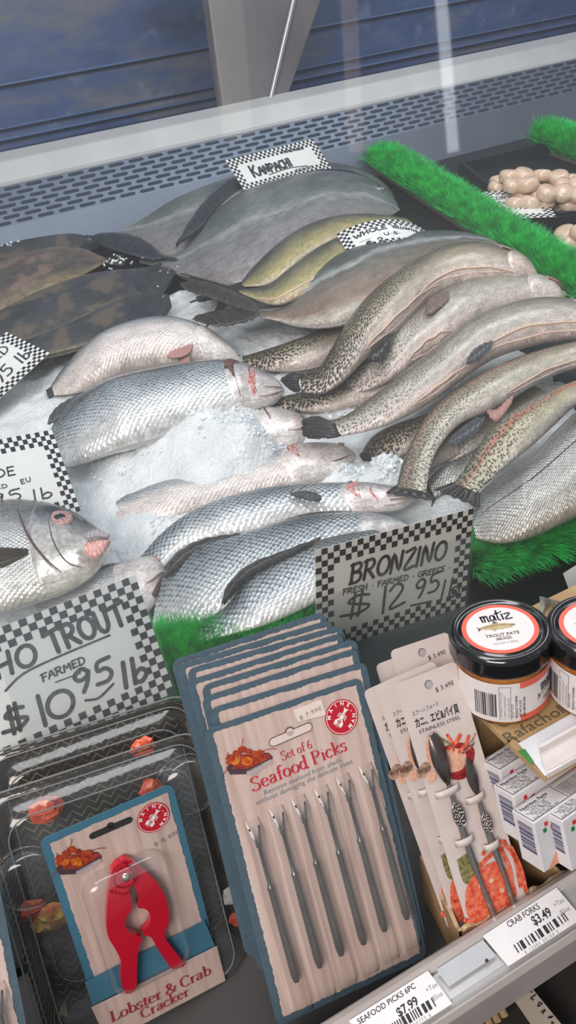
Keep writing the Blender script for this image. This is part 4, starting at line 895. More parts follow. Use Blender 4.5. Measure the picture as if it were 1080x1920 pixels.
# second sign tucked between the fish
Dw = (bed(720, 435, .108) - EYE).length
mw_, sw_ = pose([(-1.3, .5), (1.3, .5), (1.3, -.5), (-1.3, -.5)], [(628, 410), (822, 414), (846, 452), (663, 460)], frame((1, 0, 0), (0, .8, .6)), Dw, .4)
def tx(mb):
    handpx(mb, mw_, 'WHOLE', (668, 433), (726, 428), 10, 2.4); handpx(mb, mw_, 'YELLOWTAIL', (736, 428), (790, 430), 8, 2)
    handpx(mb, mw_, 'U.S.', (722, 440), (752, 439), 7, 1.8); handpx(mb, mw_, '$ 2', (690, 451), (722, 449), 11, 2.4); linepx(mb, mw_, [(676, 440), (696, 440)], 1.2)
sign('price_sign', 'curled WHOLE fish sign with checkered border half hidden by the amber sided fish', 2.6 * sw_, sw_, .0056, mw_, tx, R=.16)
# sign behind the sea bream
De = (bed(60, 900, .06) - EYE).length
me_, se_ = pose([(.5, .5), (.5, -.5), (-.6, .5)], [(97, 806), (152, 958), (-80, 838)], GLR, De * .96, .2)
tr_ = loc(me_, 97, 806)
def tx(mb):
    handpx(mb, me_, 'DORADE', (-110, 914), (30, 890), 17, 2.6); handpx(mb, me_, 'EU', (40, 908), (59, 902), 8, 1.6); handpx(mb, me_, 'FARMED', (-56, 926), (14, 914), 7, 1.5)
    handpx(mb, me_, '$1195', (-90, 962), (42, 935), 20, 2.8); handpx(mb, me_, 'lb', (62, 940), (98, 932), 20, 2.8); linepx(mb, me_, [(10, 946), (45, 938)], 2)
wE = se_ * 1.7; me_.translation = me_ @ Vector((tr_.x - wE / 2, tr_.y - se_ / 2, 0))
sign('price_sign', 'white checkered sign standing in the ice behind the sea bream, EU written small', wE, se_, .0060, me_, tx)
# sign lying on the ice at the left
pA, pB = bed(-10, 784, .016), bed(103, 679, .045); u_ = (pB - pA).normalized(); v_ = (TN.cross(u_)).normalized()
ml = Matrix.Translation((pA + pB) / 2 - u_ * .0 + v_ * .05 + TN * .02) @ frame(u_, v_).to_4x4()
tr_ = (ml.inverted() @ pB); wL, hL = .17, .105; ml.translation = ml @ Vector((tr_.x - wL / 2, tr_.y + hL / 2, 0))
def tx(mb):
    hand(mb, '95 lb', .0, -.028, .024, .0028, slant=.1); hand(mb, 'FARMED', -.03, .015, .02, .0024); hand(mb, '$9', -.05, -.028, .032, .003)
sign('price_sign', 'checkered sign lying flat on the ice at the left, below the dark flounders', wL, hL, .0056, ml, tx)
# scallop sign
msc = Matrix.Translation(bed(972, 384, .035)) @ frame(bed(1000, 380) - bed(950, 381), TY).to_4x4()
a_, b_ = bed(920, 364, .035), bed(966, 362, .035); c_ = bed(1022, 402, .035); d_ = bed(978, 404, .035)
u_ = (b_ - a_); v_ = (a_ - d_)
msc = Matrix.Translation((a_ + b_ + c_ + d_) / 4) @ frame(c_ - d_, TN.cross(c_ - d_)).to_4x4()
def tx(mb):
    for k, s in enumerate(('DRY SEA', 'SCALLOPS', '$2995 lb')): hand(mb, s, -.038, .024 - .024 * k, .014, .002)
sign('price_sign', 'small sign lying on the scallops beside the green divider brush', .12, .13, .0062, msc, tx)
mr_ = Matrix.Translation(onglass(1108, 1078, .0) - GN * .008) @ (GLR @ Matrix.Rotation(.12, 3, 'Z')).to_4x4()
def tx(mb): pass
sign('price_sign', 'white sign corner at the right edge above the jars', .05, .028, .004, mr_, lambda mb: hand(mb, 'FARMED', -.01, -.006, .01, .0015), rows=0)

# ================================================================== green grass strips
grm = bpy.data.materials.new('green_bristle'); grm.use_nodes = True; nt = grm.node_tree; b = nt.nodes['Principled BSDF']
n = tex(nt, 'Noise', 55, obj_co(nt), Detail=3.)
nt.links.new(mixc(nt, maprange(nt, n.outputs[0], .35, .65), (.012, .42, .07), (.04, .88, .16)), b.inputs['Base Color']); b.inputs['Roughness'].default_value = .45
b.inputs['Subsurface Weight'].default_value = .35; b.inputs['Subsurface Scale'].default_value = .01; b.inputs['Subsurface Radius'].default_value = (.3, 1, .3)
gbase = mat('strip_base_green', (.01, .10, .04), .5); gbasec = mat('strip_base_clear', (.16, .14, .12), .3)
def brush(label, p0, p1, up, hgt, wid, n, base=gbase):
    p0, p1 = Vector(p0), Vector(p1); L = (p1 - p0).length; u = (p1 - p0).normalized(); side = u.cross(up).normalized()
    R = frame(u, side); mw = Matrix.Translation((p0 + p1) / 2) @ R.to_4x4(); rn = random.Random(int(L * 1e4))
    root = empty('grass_strip', mw, label=label, cat='grass strip', group='green plastic grass strips edging the fish beds')
    mb = MB(); mb.box(-L / 2, L / 2, -wid * .45, wid * .45, 0, .006); sg = 1 if (R @ Vector((0, 0, 1))).dot(up) > 0 else -1
    if sg < 0: mb.v = [(x, y, -z) for x, y, z in mb.v]
    mb.build('strip_base', base, root)
    mb = MB(); vs = []; fs = []
    for k in range(n):
        x = rn.uniform(-L / 2, L / 2); y = rn.gauss(0, wid * .16); ay = y / wid * 2.0 + rn.gauss(0, .16); ax = rn.gauss(0, .18); ay = max(-.85, min(.85, ay)); y = max(-wid * .4, min(wid * .4, y))
        h = hgt * rn.uniform(.82, 1.04); w2 = .0009; an = rn.random() * PI; dx, dy = math.cos(an) * w2, math.sin(an) * w2
        b0 = Vector((x, y, .004)); m1 = b0 + Vector((math.sin(ax) * .5, math.sin(ay) * .5, math.cos(ay) * .55)) * h; t1 = b0 + Vector((math.sin(ax) * 1.1, math.sin(ay) * 1.15, math.cos(ay) * .95)) * h
        o = len(vs); vs += [b0 + Vector((dx, dy, 0)), b0 - Vector((dx, dy, 0)), m1 - Vector((dx, dy, 0)) * 1.3, m1 + Vector((dx, dy, 0)) * 1.3, t1]
        fs += [(o, o + 1, o + 2, o + 3), (o + 3, o + 2, o + 4)]
    if sg < 0: vs = [Vector((q.x, q.y, -q.z)) for q in vs]
    mb.add(vs, fs, 0, False); q = mb.build('bristles', grm, root); q['kind'] = 'stuff'
    return root
brush('bright green grass strip between the lowest bass and the case front', bed(235, 1322), bed(562, 1200), TN, .066, .05, 22000)
brush('green grass strip at the right in front of the silver backed trout', bed(872, 1058), bed(1340, 908), (TN + Vector((0, -.2, 0))).normalized(), .044, .05, 25000)
brush('long green grass strip running back between fish and scallops', bed(712, 312, .0), bed(1180, 618, .0), TN, .058, .055, 26000, gbasec)
brush('short green grass strip at the upper right edge behind the scallops', bed(1012, 275, .0), bed(1310, 385, .0), TN, .07, .05, 14000, gbasec)
# ================================================================== scallops
scm = mat('scallop_flesh', (.70, .50, .36), .3, c2=(.78, .60, .46), nscale=60, sss=.4, coat=.5)
def scallop_mesh():
    mb = MB(); prof = [(.0001, .0), (.014, .0), (.020, .003), (.0222, .010), (.0215, .018), (.018, .0235), (.010, .0255), (.0001, .026)]
    mb.lathe(prof, 22); return mb
sc0 = None; k = 0; rn = random.Random(5)
spots = []
for lay, (x0, x1, y0, y1) in enumerate(((890, 1110, 352, 408), (900, 1110, 345, 396), (950, 1110, 338, 380))):
    y = y0 + 4
    while y < y1:
        x = x0 + (8 if int(y / 12) % 2 else 0)
        while x < x1:
            if lay == 0 or rn.random() < .85:
                if not (x < 905 + (y - 345) * .9): spots.append((x + rn.uniform(-4, 4), y + rn.uniform(-2, 2), .002 + lay * .022))
            x += 31
        y += 15
spots += [(1062, 466, .0), (1090, 462, .0), (1078, 448, .02), (1100, 440, .02), (1062, 450, .01)]
for px, py, lf in spots:
    if 958 - 30 < px < 1000 and 372 < py < 400 and lf > .03: continue
    if sc0 is None: o = sc0 = scallop_mesh().build('scallop', scm)
    else: o = sc0.copy(); col.objects.link(o)
    o.matrix_world = Matrix.Translation(bed(px, py, lf)) @ (frame((1, 0, 0), TY) @ Matrix.Rotation(rn.uniform(-.5, .5), 3, 'X') @ Matrix.Rotation(rn.uniform(-.5, .5), 3, 'Y')).to_4x4() @ Matrix.Diagonal((rn.uniform(.85, 1.1),) * 3).to_4x4()
    tag(o, 'pale round scallop in the heap at the upper right' if py < 420 else 'pale scallop in the nearer pan at the right edge', 'scallop', 'scallops heaped in the far pan' if py < 420 else 'scallops in the nearer pan')
def pan(label, c, h):
    mb = MB(); n = len(c)
    ins = [p for p in c]; ctr = sum(c, Vector()) / n
    for i in range(n):
        a, b2 = c[i], c[(i + 1) % n]; ao, bo = a + (a - ctr).normalized() * .012, b2 + (b2 - ctr).normalized() * .012
        mb.add([a, b2, b2 + TN * h, a + TN * h, ao, bo, bo + TN * h, ao + TN * h], [(0, 1, 2, 3), (3, 2, 6, 7), (7, 6, 5, 4), (0, 4, 5, 1)], 0)
    mb.add([p - TN * .002 for p in c], [tuple(range(n))], 0)
    o = mb.build('scallop_pan', black); tag(o, label, 'pan', 'black pans for the scallops')
pan('black pan holding the far scallop heap', [bed(868, 330, 0), bed(1150, 262, 0), bed(1230, 400, 0), bed(990, 430, 0)], .03)
pan('black pan holding the nearer scallops at the right edge', [bed(1000, 436, 0), bed(1240, 404, 0), bed(1300, 560, 0), bed(1150, 570, 0)], .025)
# ================================================================== shelf and price rail
raily = [(1000, 1676, .266), (1000, 1684, .262), (1000, 1703, .258), (1000, 1792, .236), (1000, 1797, .231), (1000, 1812, .229), (1000, 1853, .233)]
RP = [aty(a, b, c) for a, b, c in raily]
railm = mat('rail_enamel', (.55, .50, .47), .35, .2, noise=.12, nscale=20); railin = mat('rail_channel', (.62, .62, .62), .25, .35, noise=.15, nscale=15)
def strip(mb, pts, x0, x1, m=0): 
    for a, b in zip(pts, pts[1:]): mb.add([(x0, a.y, a.z), (x1, a.y, a.z), (x1, b.y, b.z), (x0, b.y, b.z)], [(3, 2, 1, 0)], m)
SX0, SX1 = -.6, 1.2
shz = RP[0].z - .062
mb = MB(); strip(mb, [RP[0] + Vector((0, .006, -.01)), RP[0], RP[1], RP[2]], SX0, SX1, 0); strip(mb, [RP[2], RP[2] + Vector((0, .001, -.003)), RP[3] + Vector((0, .004, .002)), RP[3]], SX0, SX1, 1)
strip(mb, [RP[3], RP[4], RP[5], RP[6], RP[6] + Vector((0, .03, -.002))], SX0, SX1, 0)
rail = mb.build('price_rail', [railm, railin], solid=.0012); tag(rail, 'long pale metal price rail along the front edge of the product shelf', 'shelf rail')
mb = MB(); mb.box(SX0, SX1, RP[0].y - .002, .455, shz - .006, shz); o = mb.build('shelf', mat('shelf_dark', (.05, .045, .045), .5)); tag(o, 'dark metal shelf under the hanging cards and boxes', 'shelf')
fv = (RP[2] - RP[3]).normalized(); RF = frame((1, 0, 0), fv)
mtag = Matrix.Translation(RP[3] + RF.col[2] * .003) @ RF.to_4x4()
def barcode(mb, x0, x1, y0, y1, z=.0006, m=0, seed=1, sh=0.):
    rn = random.Random(seed); n = 46; wd = (x1 - x0) / n; i = 0
    while i < n:
        k = rn.choice((1, 1, 2, 3)); mb.add([(x0 + i * wd, y0, z), (x0 + (i + k * .9) * wd, y0, z), (x0 + (i + k * .9) * wd, y1, z), (x0 + i * wd, y1, z)], [(0, 1, 2, 3)], m); i += k + rn.choice((1, 1, 2))
tagm = mat('tag_paper', (.80, .78, .79), .4); ink = mat('print_black', (.03, .03, .035), .5); inkg = mat('print_grey', (.25, .25, .26), .5)
def textpx(mb, mw, s, p0, p1, hpx, m=0, z=.0005, bold=0., shear=0., gap=1.):
    a, b = loc(mw, *p0), loc(mw, *p1); k = (b - a).length / math.dist(p0, p1); d = b - a; size = hpx * k / .7
    key = (s, round(shear, 3), round(bold, 4), 'LEFT', gap)
    if key not in _tc: text(MB(), s, 0, 0, 1, bold=bold, shear=shear, gap=gap)
    wid = max([v[0] for v in _tc[key][0]] + [.01])
    text(mb, s, a.x, a.y, size, m, z, math.atan2(d.y, d.x), sx=d.length / (wid * size), bold=bold, shear=shear, gap=gap)
def price_tag(label, c0, name_, p_name, price, p_price, bc, seed, extra):
    root = empty('shelf_tag', mtag, label=label, cat='shelf tag')
    P = [loc(mtag, *c) for c in c0]; mb = MB(); pts = [(p.x, p.y) for p in P]
    mb.prism(pts, -.0003, .0003); mb.build('tag_card', tagm, root, bevel=.0001)
    mb = MB(); textpx(mb, mtag, name_, *p_name, 9.5, bold=.008); textpx(mb, mtag, price, *p_price, 14.5, bold=.02)
    a, b = loc(mtag, *bc[0]), loc(mtag, *bc[1]); barcode(mb, a.x, b.x, a.y - .0008, a.y + .0046, seed=seed)
    text(mb, extra, a.x + .004, a.y - .0038, .003, 1, .0005, gap=1.4)
    c = loc(mtag, *bc[2]); text(mb, '+Tax', c.x, c.y, .0042, 1, .0005); text(mb, '$5oz', c.x + .001, c.y - .006, .004, 1, .0005)
    mb.build('lettering', [ink, inkg], root); return root
price_tag('white shelf tag reading CRAB FORKS $3.49 on the price rail', [(953, 1812), (1092, 1722), (1043, 1664), (905, 1755)], 'CRAB FORKS', ((954, 1740), (1013, 1703)), '$3.49', ((1002, 1736), (1036, 1716)), ((970, 1785), (1066, 1725), (1040, 1702)), 3, '8 12085 00104 3')
price_tag('white shelf tag reading SEAFOOD PICKS 6PC $7.99 on the price rail', [(700, 1976), (848, 1882), (802, 1820), (654, 1914)], 'SEAFOOD PICKS 6PC', ((673, 1922), (780, 1852)), '$7.99', ((748, 1908), (786, 1882)), ((722, 1946), (818, 1882), (800, 1862)), 8, '7 31520 00773 6')
mb = MB(); P = [loc(mtag, *c) for c in ((842, 1850), (930, 1792), (905, 1762), (818, 1818))]; mb.poly([(p.x, p.y) for p in P], 0); root = mb.build('rail_insert', mat('insert_silver', (.8, .82, .84), .2, .5), mw=mtag, solid=.0006); tag(root, 'bright silver strip in the price rail between the two tags', 'label strip')
mb = MB(); a = loc(mtag, 912, 1802); mb.disc(a.x, a.y, .0012, .0012, 0, 12); mb.build('screw_hole', ink, root)

# ================================================================== printed serif lettering
SER = {
 'S': (.62, [[(.50, .86), (.48, .98), (.30, 1.02), (.10, .9), (.12, .68), (.32, .53), (.50, .36), (.48, .1), (.26, -.02), (.06, .04), (.04, .2)]]),
 'L': (.62, [[(.14, 1), (.14, 0)], [(.02, .99), (.28, .99)], [(.02, .01), (.52, .01), (.56, .2)]]),
 'P': (.62, [[(.14, 1), (.14, 0)], [(.02, .99), (.34, .99), (.52, .85), (.50, .62), (.32, .5), (.16, .5)], [(.02, .01), (.28, .01)]]),
 'C': (.70, [[(.60, .8), (.56, .96), (.36, 1.01), (.12, .84), (.06, .5), (.14, .16), (.38, -.02), (.62, .12)]]),
 'e': (.50, [[(.07, .34), (.42, .38), (.38, .56), (.22, .63), (.06, .48), (.06, .2), (.2, .0), (.44, .08)]]),
 'a': (.52, [[(.08, .52), (.24, .63), (.38, .54), (.38, .1), (.50, .02)], [(.38, .4), (.12, .3), (.06, .12), (.18, 0), (.38, .12)]]),
 'f': (.36, [[(.44, .94), (.34, 1.04), (.2, .94), (.17, .7), (.17, .0)], [(.03, .6), (.38, .6)], [(.05, .01), (.3, .01)]]),
 'o': (.54, [arc(.27, .31, .21, .31, 100, 460, 14)]),
 'd': (.56, [[(.42, 1.04), (.42, .0), (.54, .03)], [(.32, 1.), (.42, 1.04)], [(.42, .5), (.24, .62), (.07, .45), (.07, .16), (.22, 0), (.42, .14)]]),
 'i': (.28, [[(.14, .62), (.14, 0)], [(.04, .6), (.14, .62)], [(.02, .01), (.26, .01)], [(.13, .84), (.16, .86)]]),
 'c': (.46, [[(.40, .5), (.36, .61), (.22, .63), (.06, .46), (.06, .18), (.2, 0), (.42, .08)]]),
 'k': (.54, [[(.12, 1.04), (.12, 0)], [(.02, 1.0), (.12, 1.04)], [(.02, .01), (.22, .01)], [(.44, .62), (.14, .30)], [(.2, .36), (.44, .02), (.54, .01)], [(.36, .61), (.52, .61)]]),
 's': (.42, [[(.34, .5), (.32, .61), (.18, .63), (.06, .5), (.16, .37), (.32, .26), (.32, .06), (.16, -.01), (.04, .05), (.03, .15)]]),
 't': (.36, [[(.16, .82), (.15, .12), (.22, 0), (.36, .06)], [(.02, .60), (.34, .61)]]),
 'b': (.56, [[(.12, 1.04), (.12, .02)], [(.02, 1.), (.12, 1.04)], [(.12, .48), (.3, .63), (.48, .46), (.48, .16), (.3, -.01), (.12, .08)]]),
 'r': (.40, [[(.12, .62), (.12, 0)], [(.03, .6), (.12, .62)], [(.12, .42), (.24, .60), (.38, .58)], [(.02, .01), (.24, .01)]]),
 '&': (.78, [[(.7, .5), (.58, .16), (.34, -.01), (.10, .08), (.08, .3), (.26, .5), (.42, .7), (.38, .95), (.24, .99), (.16, .84), (.24, .6), (.5, .22), (.74, .0)], [(.58, .55), (.78, .55)]]),
 '6': (.52, [[(.40, .98), (.18, .8), (.07, .45), (.08, .16), (.22, 0), (.4, .08), (.46, .3), (.34, .5), (.18, .5), (.08, .35)]]), ' ': (.26, [])}
def serifpx(mb, mw, s, p0, p1, hpx, m=0, wt=.15, z=.0006):
    a, b = loc(mw, *p0), loc(mw, *p1); k = (b - a).length / math.dist(p0, p1); d = b - a; size = hpx * k
    adv = sum(SER[c][0] + .03 for c in s); sx = d.length / size / adv; ang = math.atan2(d.y, d.x); cx = 0; ca, sa = math.cos(ang), math.sin(ang)
    for ch in s:
        ad, sts = SER[ch]
        for st in sts:
            pts = [(a.x + ((cx + p[0] * sx) * ca - p[1] * sa) * size, a.y + ((cx + p[0] * sx) * sa + p[1] * ca) * size) for p in st]
            stroke(mb, pts, wt * size, m, z, nib=(ang - .35, .34), smooth=len(pts) > 2)
        cx += (ad + .03) * sx
# ================================================================== Maine style round logo, crawfish picture
logo_red = mat('logo_red', (.50, .012, .03), .4); logo_w = mat('logo_white', (.85, .80, .76), .4)
def logo(root, cx, cy, r):
    mb = MB(); mb.disc(cx, cy, r, .0007, 0, 40); mb.ring(cx, cy, r * .90, r * .935, .0009, 1)
    for s, a0, a1, up in (('MAINE', 165, 45, 1), ("MAN'", 300, 375, 0)):
        for i, ch in enumerate(s):
            an = math.radians(a0 + (a1 - a0) * i / (len(s) - 1)); rr = r * (.66 if up else .84)
            text(mb, ch, cx + rr * math.cos(an) , cy + rr * math.sin(an) , r * .30, 1, .0009, ang=(an - PI / 2) if up else (an + PI / 2), bold=.03, align='CENTER')
    # lobster seen from above, tail to the upper right
    def L(pts): return [(cx + (x * math.cos(.78) - y * math.sin(.78)) * r, cy + (x * math.sin(.78) + y * math.cos(.78)) * r) for x, y in pts]
    mb.poly(L([(-.16, -.02), (-.1, -.11), (.1, -.11), (.36, -.07), (.36, .07), (.1, .11), (-.1, .11), (-.16, .02)]), .0009, 1)
    mb.poly(L([(.36, -.07), (.56, -.16), (.5, 0), (.56, .16), (.36, .07)]), .0009, 1)
    for sg in (1, -1):
        mb.poly(L([(-.08, .08 * sg), (-.2, .2 * sg), (-.3, .2 * sg), (-.28, .12 * sg), (-.12, .02 * sg)]), .0009, 1)
        mb.poly(L([(-.24, .24 * sg), (-.3, .1 * sg), (-.46, .06 * sg), (-.6, .12 * sg), (-.48, .16 * sg), (-.6, .22 * sg), (-.46, .28 * sg), (-.32, .28 * sg)]), .00095, 1)
        for q in (0, .09, .18): stroke(mb, L([(q - .02, .1 * sg), (q - .04, .22 * sg), (q - .1, .27 * sg)]), r * .035, 1, .0009)
        stroke(mb, L([(-.16, .02 * sg), (-.45, .02 * sg), (-.62, -.02 * sg)]), r * .02, 1, .0009)
    for q in (.12, .2, .28): stroke(mb, L([(q, -.09), (q, .09)]), r * .02, 0, .001)
    return mb.build('round_logo', [logo_red, logo_w], root)
crw = [mat('print_crawfish_red', (.26, .02, .012), .4, c2=(.46, .07, .02), nscale=350), mat('print_corn_yellow', (.66, .22, .02), .4, c2=(.42, .05, .01), nscale=300), mat('print_tray_dark', (.07, .04, .05), .4), mat('print_tray_grey', (.42, .36, .36), .4), mat('print_tray_text', (.12, .1, .11), .4), mat('print_crawfish_dark', (.20, .02, .02), .4, c2=(.45, .06, .02), nscale=400)]
def crawfish_tray(root, mw, ax, ay, k, rot=0.):
    """picture of a tray heaped with crawfish; ax, ay the picture's left top in px, k its scale"""
    def L(pts): return [tuple(loc(mw, ax + (x * math.cos(rot) - y * math.sin(rot)) * k, ay + (x * math.sin(rot) + y * math.cos(rot)) * k))[:2] for x, y in pts]
    mb = MB()
    mb.poly(L([(2, 57), (10, 72), (60, 72), (100, 48), (104, 36), (95, 26), (60, 28), (8, 50)][::-1]), .0006, 2)
    mb.poly(L([(46, 66), (100, 40), (104, 48), (62, 72), (46, 73)][::-1]), .0008, 3)
    mb.poly(L([(20, 50), (95, 28), (100, 36), (52, 60), (15, 60)][::-1]), .0007, 5)
    rn = random.Random(4)
    for (x, y, r, m) in ((12, 36, 11, 0), (26, 26, 10, 5), (38, 18, 11, 0), (52, 22, 8, 5), (64, 30, 12, 0), (76, 26, 9, 0), (22, 42, 12, 1), (42, 36, 12, 0), (48, 44, 13, 1), (34, 50, 8, 5), (66, 40, 8, 5), (8, 46, 7, 0)):
        pts = [(x + r * rn.uniform(.8, 1.1) * math.cos(a * PI / 6), y + r * .8 * rn.uniform(.8, 1.1) * math.sin(a * PI / 6)) for a in range(12)]
        mb.poly(L(pts[::-1]), .0009 + rn.random() * .0004, m)
    for a, b in (((80, 22), (112, 18)), ((-8, 76), (8, 50)), ((36, 8), (38, -6)), ((0, 40), (6, 24))):
        q = L([a, ((a[0] + b[0]) / 2 + 2, (a[1] + b[1]) / 2 - 2), b]); stroke(mb, q, .0005, 5, .0012)
    q = L([(52, 66), (94, 46)]); 
    d = math.atan2(q[1][1] - q[0][1], q[1][0] - q[0][0]); sz = math.dist(*q) / 6.2
    text(mb, 'Please Take One', q[0][0], q[0][1], sz * .62, 4, .001, ang=d)
    return mb.build('crawfish_picture', crw, root)
woodpr = bpy.data.materials.new('printed_whitewash_board'); woodpr.use_nodes = True; nt = woodpr.node_tree; b = nt.nodes['Principled BSDF']
wv = tex(nt, 'Noise', 1, None, Detail=6.); mp = nt.nodes.new('ShaderNodeMapping'); mp.inputs['Scale'].default_value = (160, 9, 1); nt.links.new(obj_co(nt), mp.inputs[0]); nt.links.new(mp.outputs[0], wv.inputs[0])
nt.links.new(ramp(nt, [(.35, (.47, .34, .295)), (.5, (.56, .425, .375)), (.62, (.60, .47, .42))], wv.outputs[0]), b.inputs['Base Color']); b.inputs['Roughness'].default_value = .45
cardblue = mat('card_slate_blue', (.075, .12, .155), .45, noise=.15, nscale=200); cardback = mat('card_edge_grey', (.55, .5, .47), .6)
def rrect(x0, x1, y0, y1, r, n=5):
    P = []
    for cx, cy, a in ((x1 - r, y1 - r, 0), (x0 + r, y1 - r, 90), (x0 + r, y0 + r, 180), (x1 - r, y0 + r, 270)):
        P += [(cx + r * math.cos(math.radians(a + 90 * i / n)), cy + r * math.sin(math.radians(a + 90 * i / n))) for i in range(n + 1)]
    return P
def jag(x0, x1, y0, y1, amp, seed=1, step=.0012):
    rn = random.Random(seed); P = []; cs = [(x0, y0), (x1, y0), (x1, y1), (x0, y1)]
    for i in range(4):
        a, b = cs[i], cs[(i + 1) % 4]; L = math.dist(a, b); n = int(L / step); off = 0
        for k in range(n):
            t = k / n; off = off * .6 + rn.uniform(-amp, amp) * .7; nx, ny = (b[1] - a[1]) / L, -(b[0] - a[0]) / L
            P.append((a[0] + (b[0] - a[0]) * t + nx * off, a[1] + (b[1] - a[1]) * t + ny * off))
    return P
def torn(mb, x0, x1, y0, y1, amp, z, m, seed=1):
    P = jag(x0, x1, y0, y1, amp, seed); mb.poly(P, z, m)
# ================================================================== seafood picks cards
mc, sw = pose([(-.5, 0), (.5, 0), (-.5, -1.8), (.5, -1.8)], [(383, 1370), (675, 1267), (520, 1925), (802, 1795)], UPRIGHT, .60)
CW, CH = sw, sw * 1.8
pickm = mat('pick_steel', (.20, .19, .18), .28, .9, noise=.4, nscale=60); blisterm = mat_film('blister_plastic', (.97, .96, .95), .06, .05, .16, .05)
titler = mat('print_title_red', (.48, .03, .05), .45); titleg = mat('print_slate_text', (.16, .20, .24), .45); stick = mat('price_sticker', (.74, .62, .56), .4)
def card_base(root, seed=1):
    mb = MB(); P = rrect(-CW / 2, CW / 2, -CH, 0, .006); mb.prism(P, -.0006, 0, 0); mb.build('card', [cardblue], root)
    mb = MB(); torn(mb, -CW / 2 + .0058, CW / 2 - .0050, -CH + .005, -.0042, .0006, .0003, 0, seed); mb.build('printed_panel', [woodpr], root)
root = empty('seafood_picks_card', mc, label='front card of seafood picks with six two-pronged forks, $7.99, in front of its stack', cat='seafood picks'); front_card = root
card_base(root, 3)
crawfish_tray(root, mc, 421, 1390, .86, -.02)
l_ = loc(mc, 640, 1344); logo(root, l_.x, l_.y, .0128)
mb = MB(); serifpx(mb, mc, 'Set of 6', (529, 1426), (586, 1401), 16, 0, .15); serifpx(mb, mc, 'Seafood Picks', (474, 1484), (652, 1405), 24, 0, .19)
textpx(mb, mc, 'Remove seafood from shells', (495, 1491), (640, 1428), 9, 1, shear=.1); textpx(mb, mc, 'without damaging the delicate meat', (480, 1510), (662, 1430), 9, 1, shear=.1)
mb.build('lettering', [titler, titleg], root)
mb = MB(); P = [loc(mc, *q) for q in ((549, 1331), (602, 1311), (611, 1340), (558, 1353))]; mb.poly([(p.x, p.y) for p in P[::-1]], .0007, 0); textpx(mb, mc, '$ 7.99E', (562, 1350), (603, 1330), 8, 1, .0009, gap=1.1); mb.build('price_sticker', [stick, inkg], root)
mb = MB(); a, b = loc(mc, 512, 1391), loc(mc, 577, 1363); d = (b - a).normalized(); an = math.atan2(d.y, d.x)
def slot(mb, a, b, r, m0, m1, z=.0007, r2=None):
    for rr, m, zz in ((r, m0, z), (r * .78, m1, z + .0002)):
        n = Vector((-(b - a).y, (b - a).x, 0)).normalized(); t = (b - a).normalized(); P = []
        a0 = math.atan2(n.y, n.x)
        P += [(a.x + rr * math.cos(a0 + PI * i / 8), a.y + rr * math.sin(a0 + PI * i / 8)) for i in range(9)]
        P += [(b.x + rr * math.cos(a0 + PI + PI * i / 8), b.y + rr * math.sin(a0 + PI + PI * i / 8)) for i in range(9)]
        mb.poly(P, zz, m); c = (a + b) / 2 + n * rr * .7; mb.disc(c.x, c.y, rr * 1.05, zz, m, 16)
slot(mb, a, b, .0034, 0, 1); mb.build('hang_slot', [mat('slot_shadow', (.16, .12, .11), .6), mat('slot_pale', (.70, .58, .53), .5)], root)
tops = [(473, 1547), (518, 1523), (559, 1503), (602, 1485), (642, 1463), (685, 1443)]
dd = (loc(mc, 712, 1742) - loc(mc, 637, 1465)); dd.z = 0; PL = dd.length; dd.normalize(); sd_ = Vector((-dd.y, dd.x, 0))
for k, tpx in enumerate(tops):
    t0 = loc(mc, *tpx); t0.z = .004
    def Q(a, b, z=.004): v = t0 + dd * a + sd_ * b; return (v.x, v.y, z)
    mb = MB(); mb.tube([Q(.0, -.0036), Q(.006, -.0026), Q(.011, -.0008), Q(.013, 0)], [.0006, .001, .0013, .0014], 8, flat=.7); mb.tube([Q(.0, .0036), Q(.006, .0026), Q(.011, .0008), Q(.013, 0)], [.0006, .001, .0013, .0014], 8, flat=.7)
    mb.tube([Q(.012, 0), Q(.014, 0), Q(.0145, 0), PL * .38 and Q(PL * .37, 0), Q(PL * .38, 0), Q(PL * .39, 0), Q(PL * .41, 0), Q(PL * .7, 0), Q(PL * .95, 0), Q(PL, 0)], [.0021, .0022, .0014, .0015, .0021, .0026, .0023, .0027, .0031, .0022], 10)
    mb.build('pick', pickm, root)
mb = MB(); nb = 10
for k, tpx in enumerate(tops):
    t0 = loc(mc, *tpx); P = []
    for i in range(15):
        a = -.004 + (PL + .03) * i / 14; row = []; hgt = .0075 * min(1, i / 1.0) if i < 14 else 0
        w_ = .0058 if i < 5 else .0066
        for j in range(nb + 1):
            an2 = PI * j / nb; v = t0 + dd * a - sd_ * w_ * math.cos(an2); row.append((v.x, v.y, .0006 + hgt * math.sin(an2) ** .6))
        P.append(row)
    mb.grid(P, 0, True)
mb.build('blister', blisterm, root)
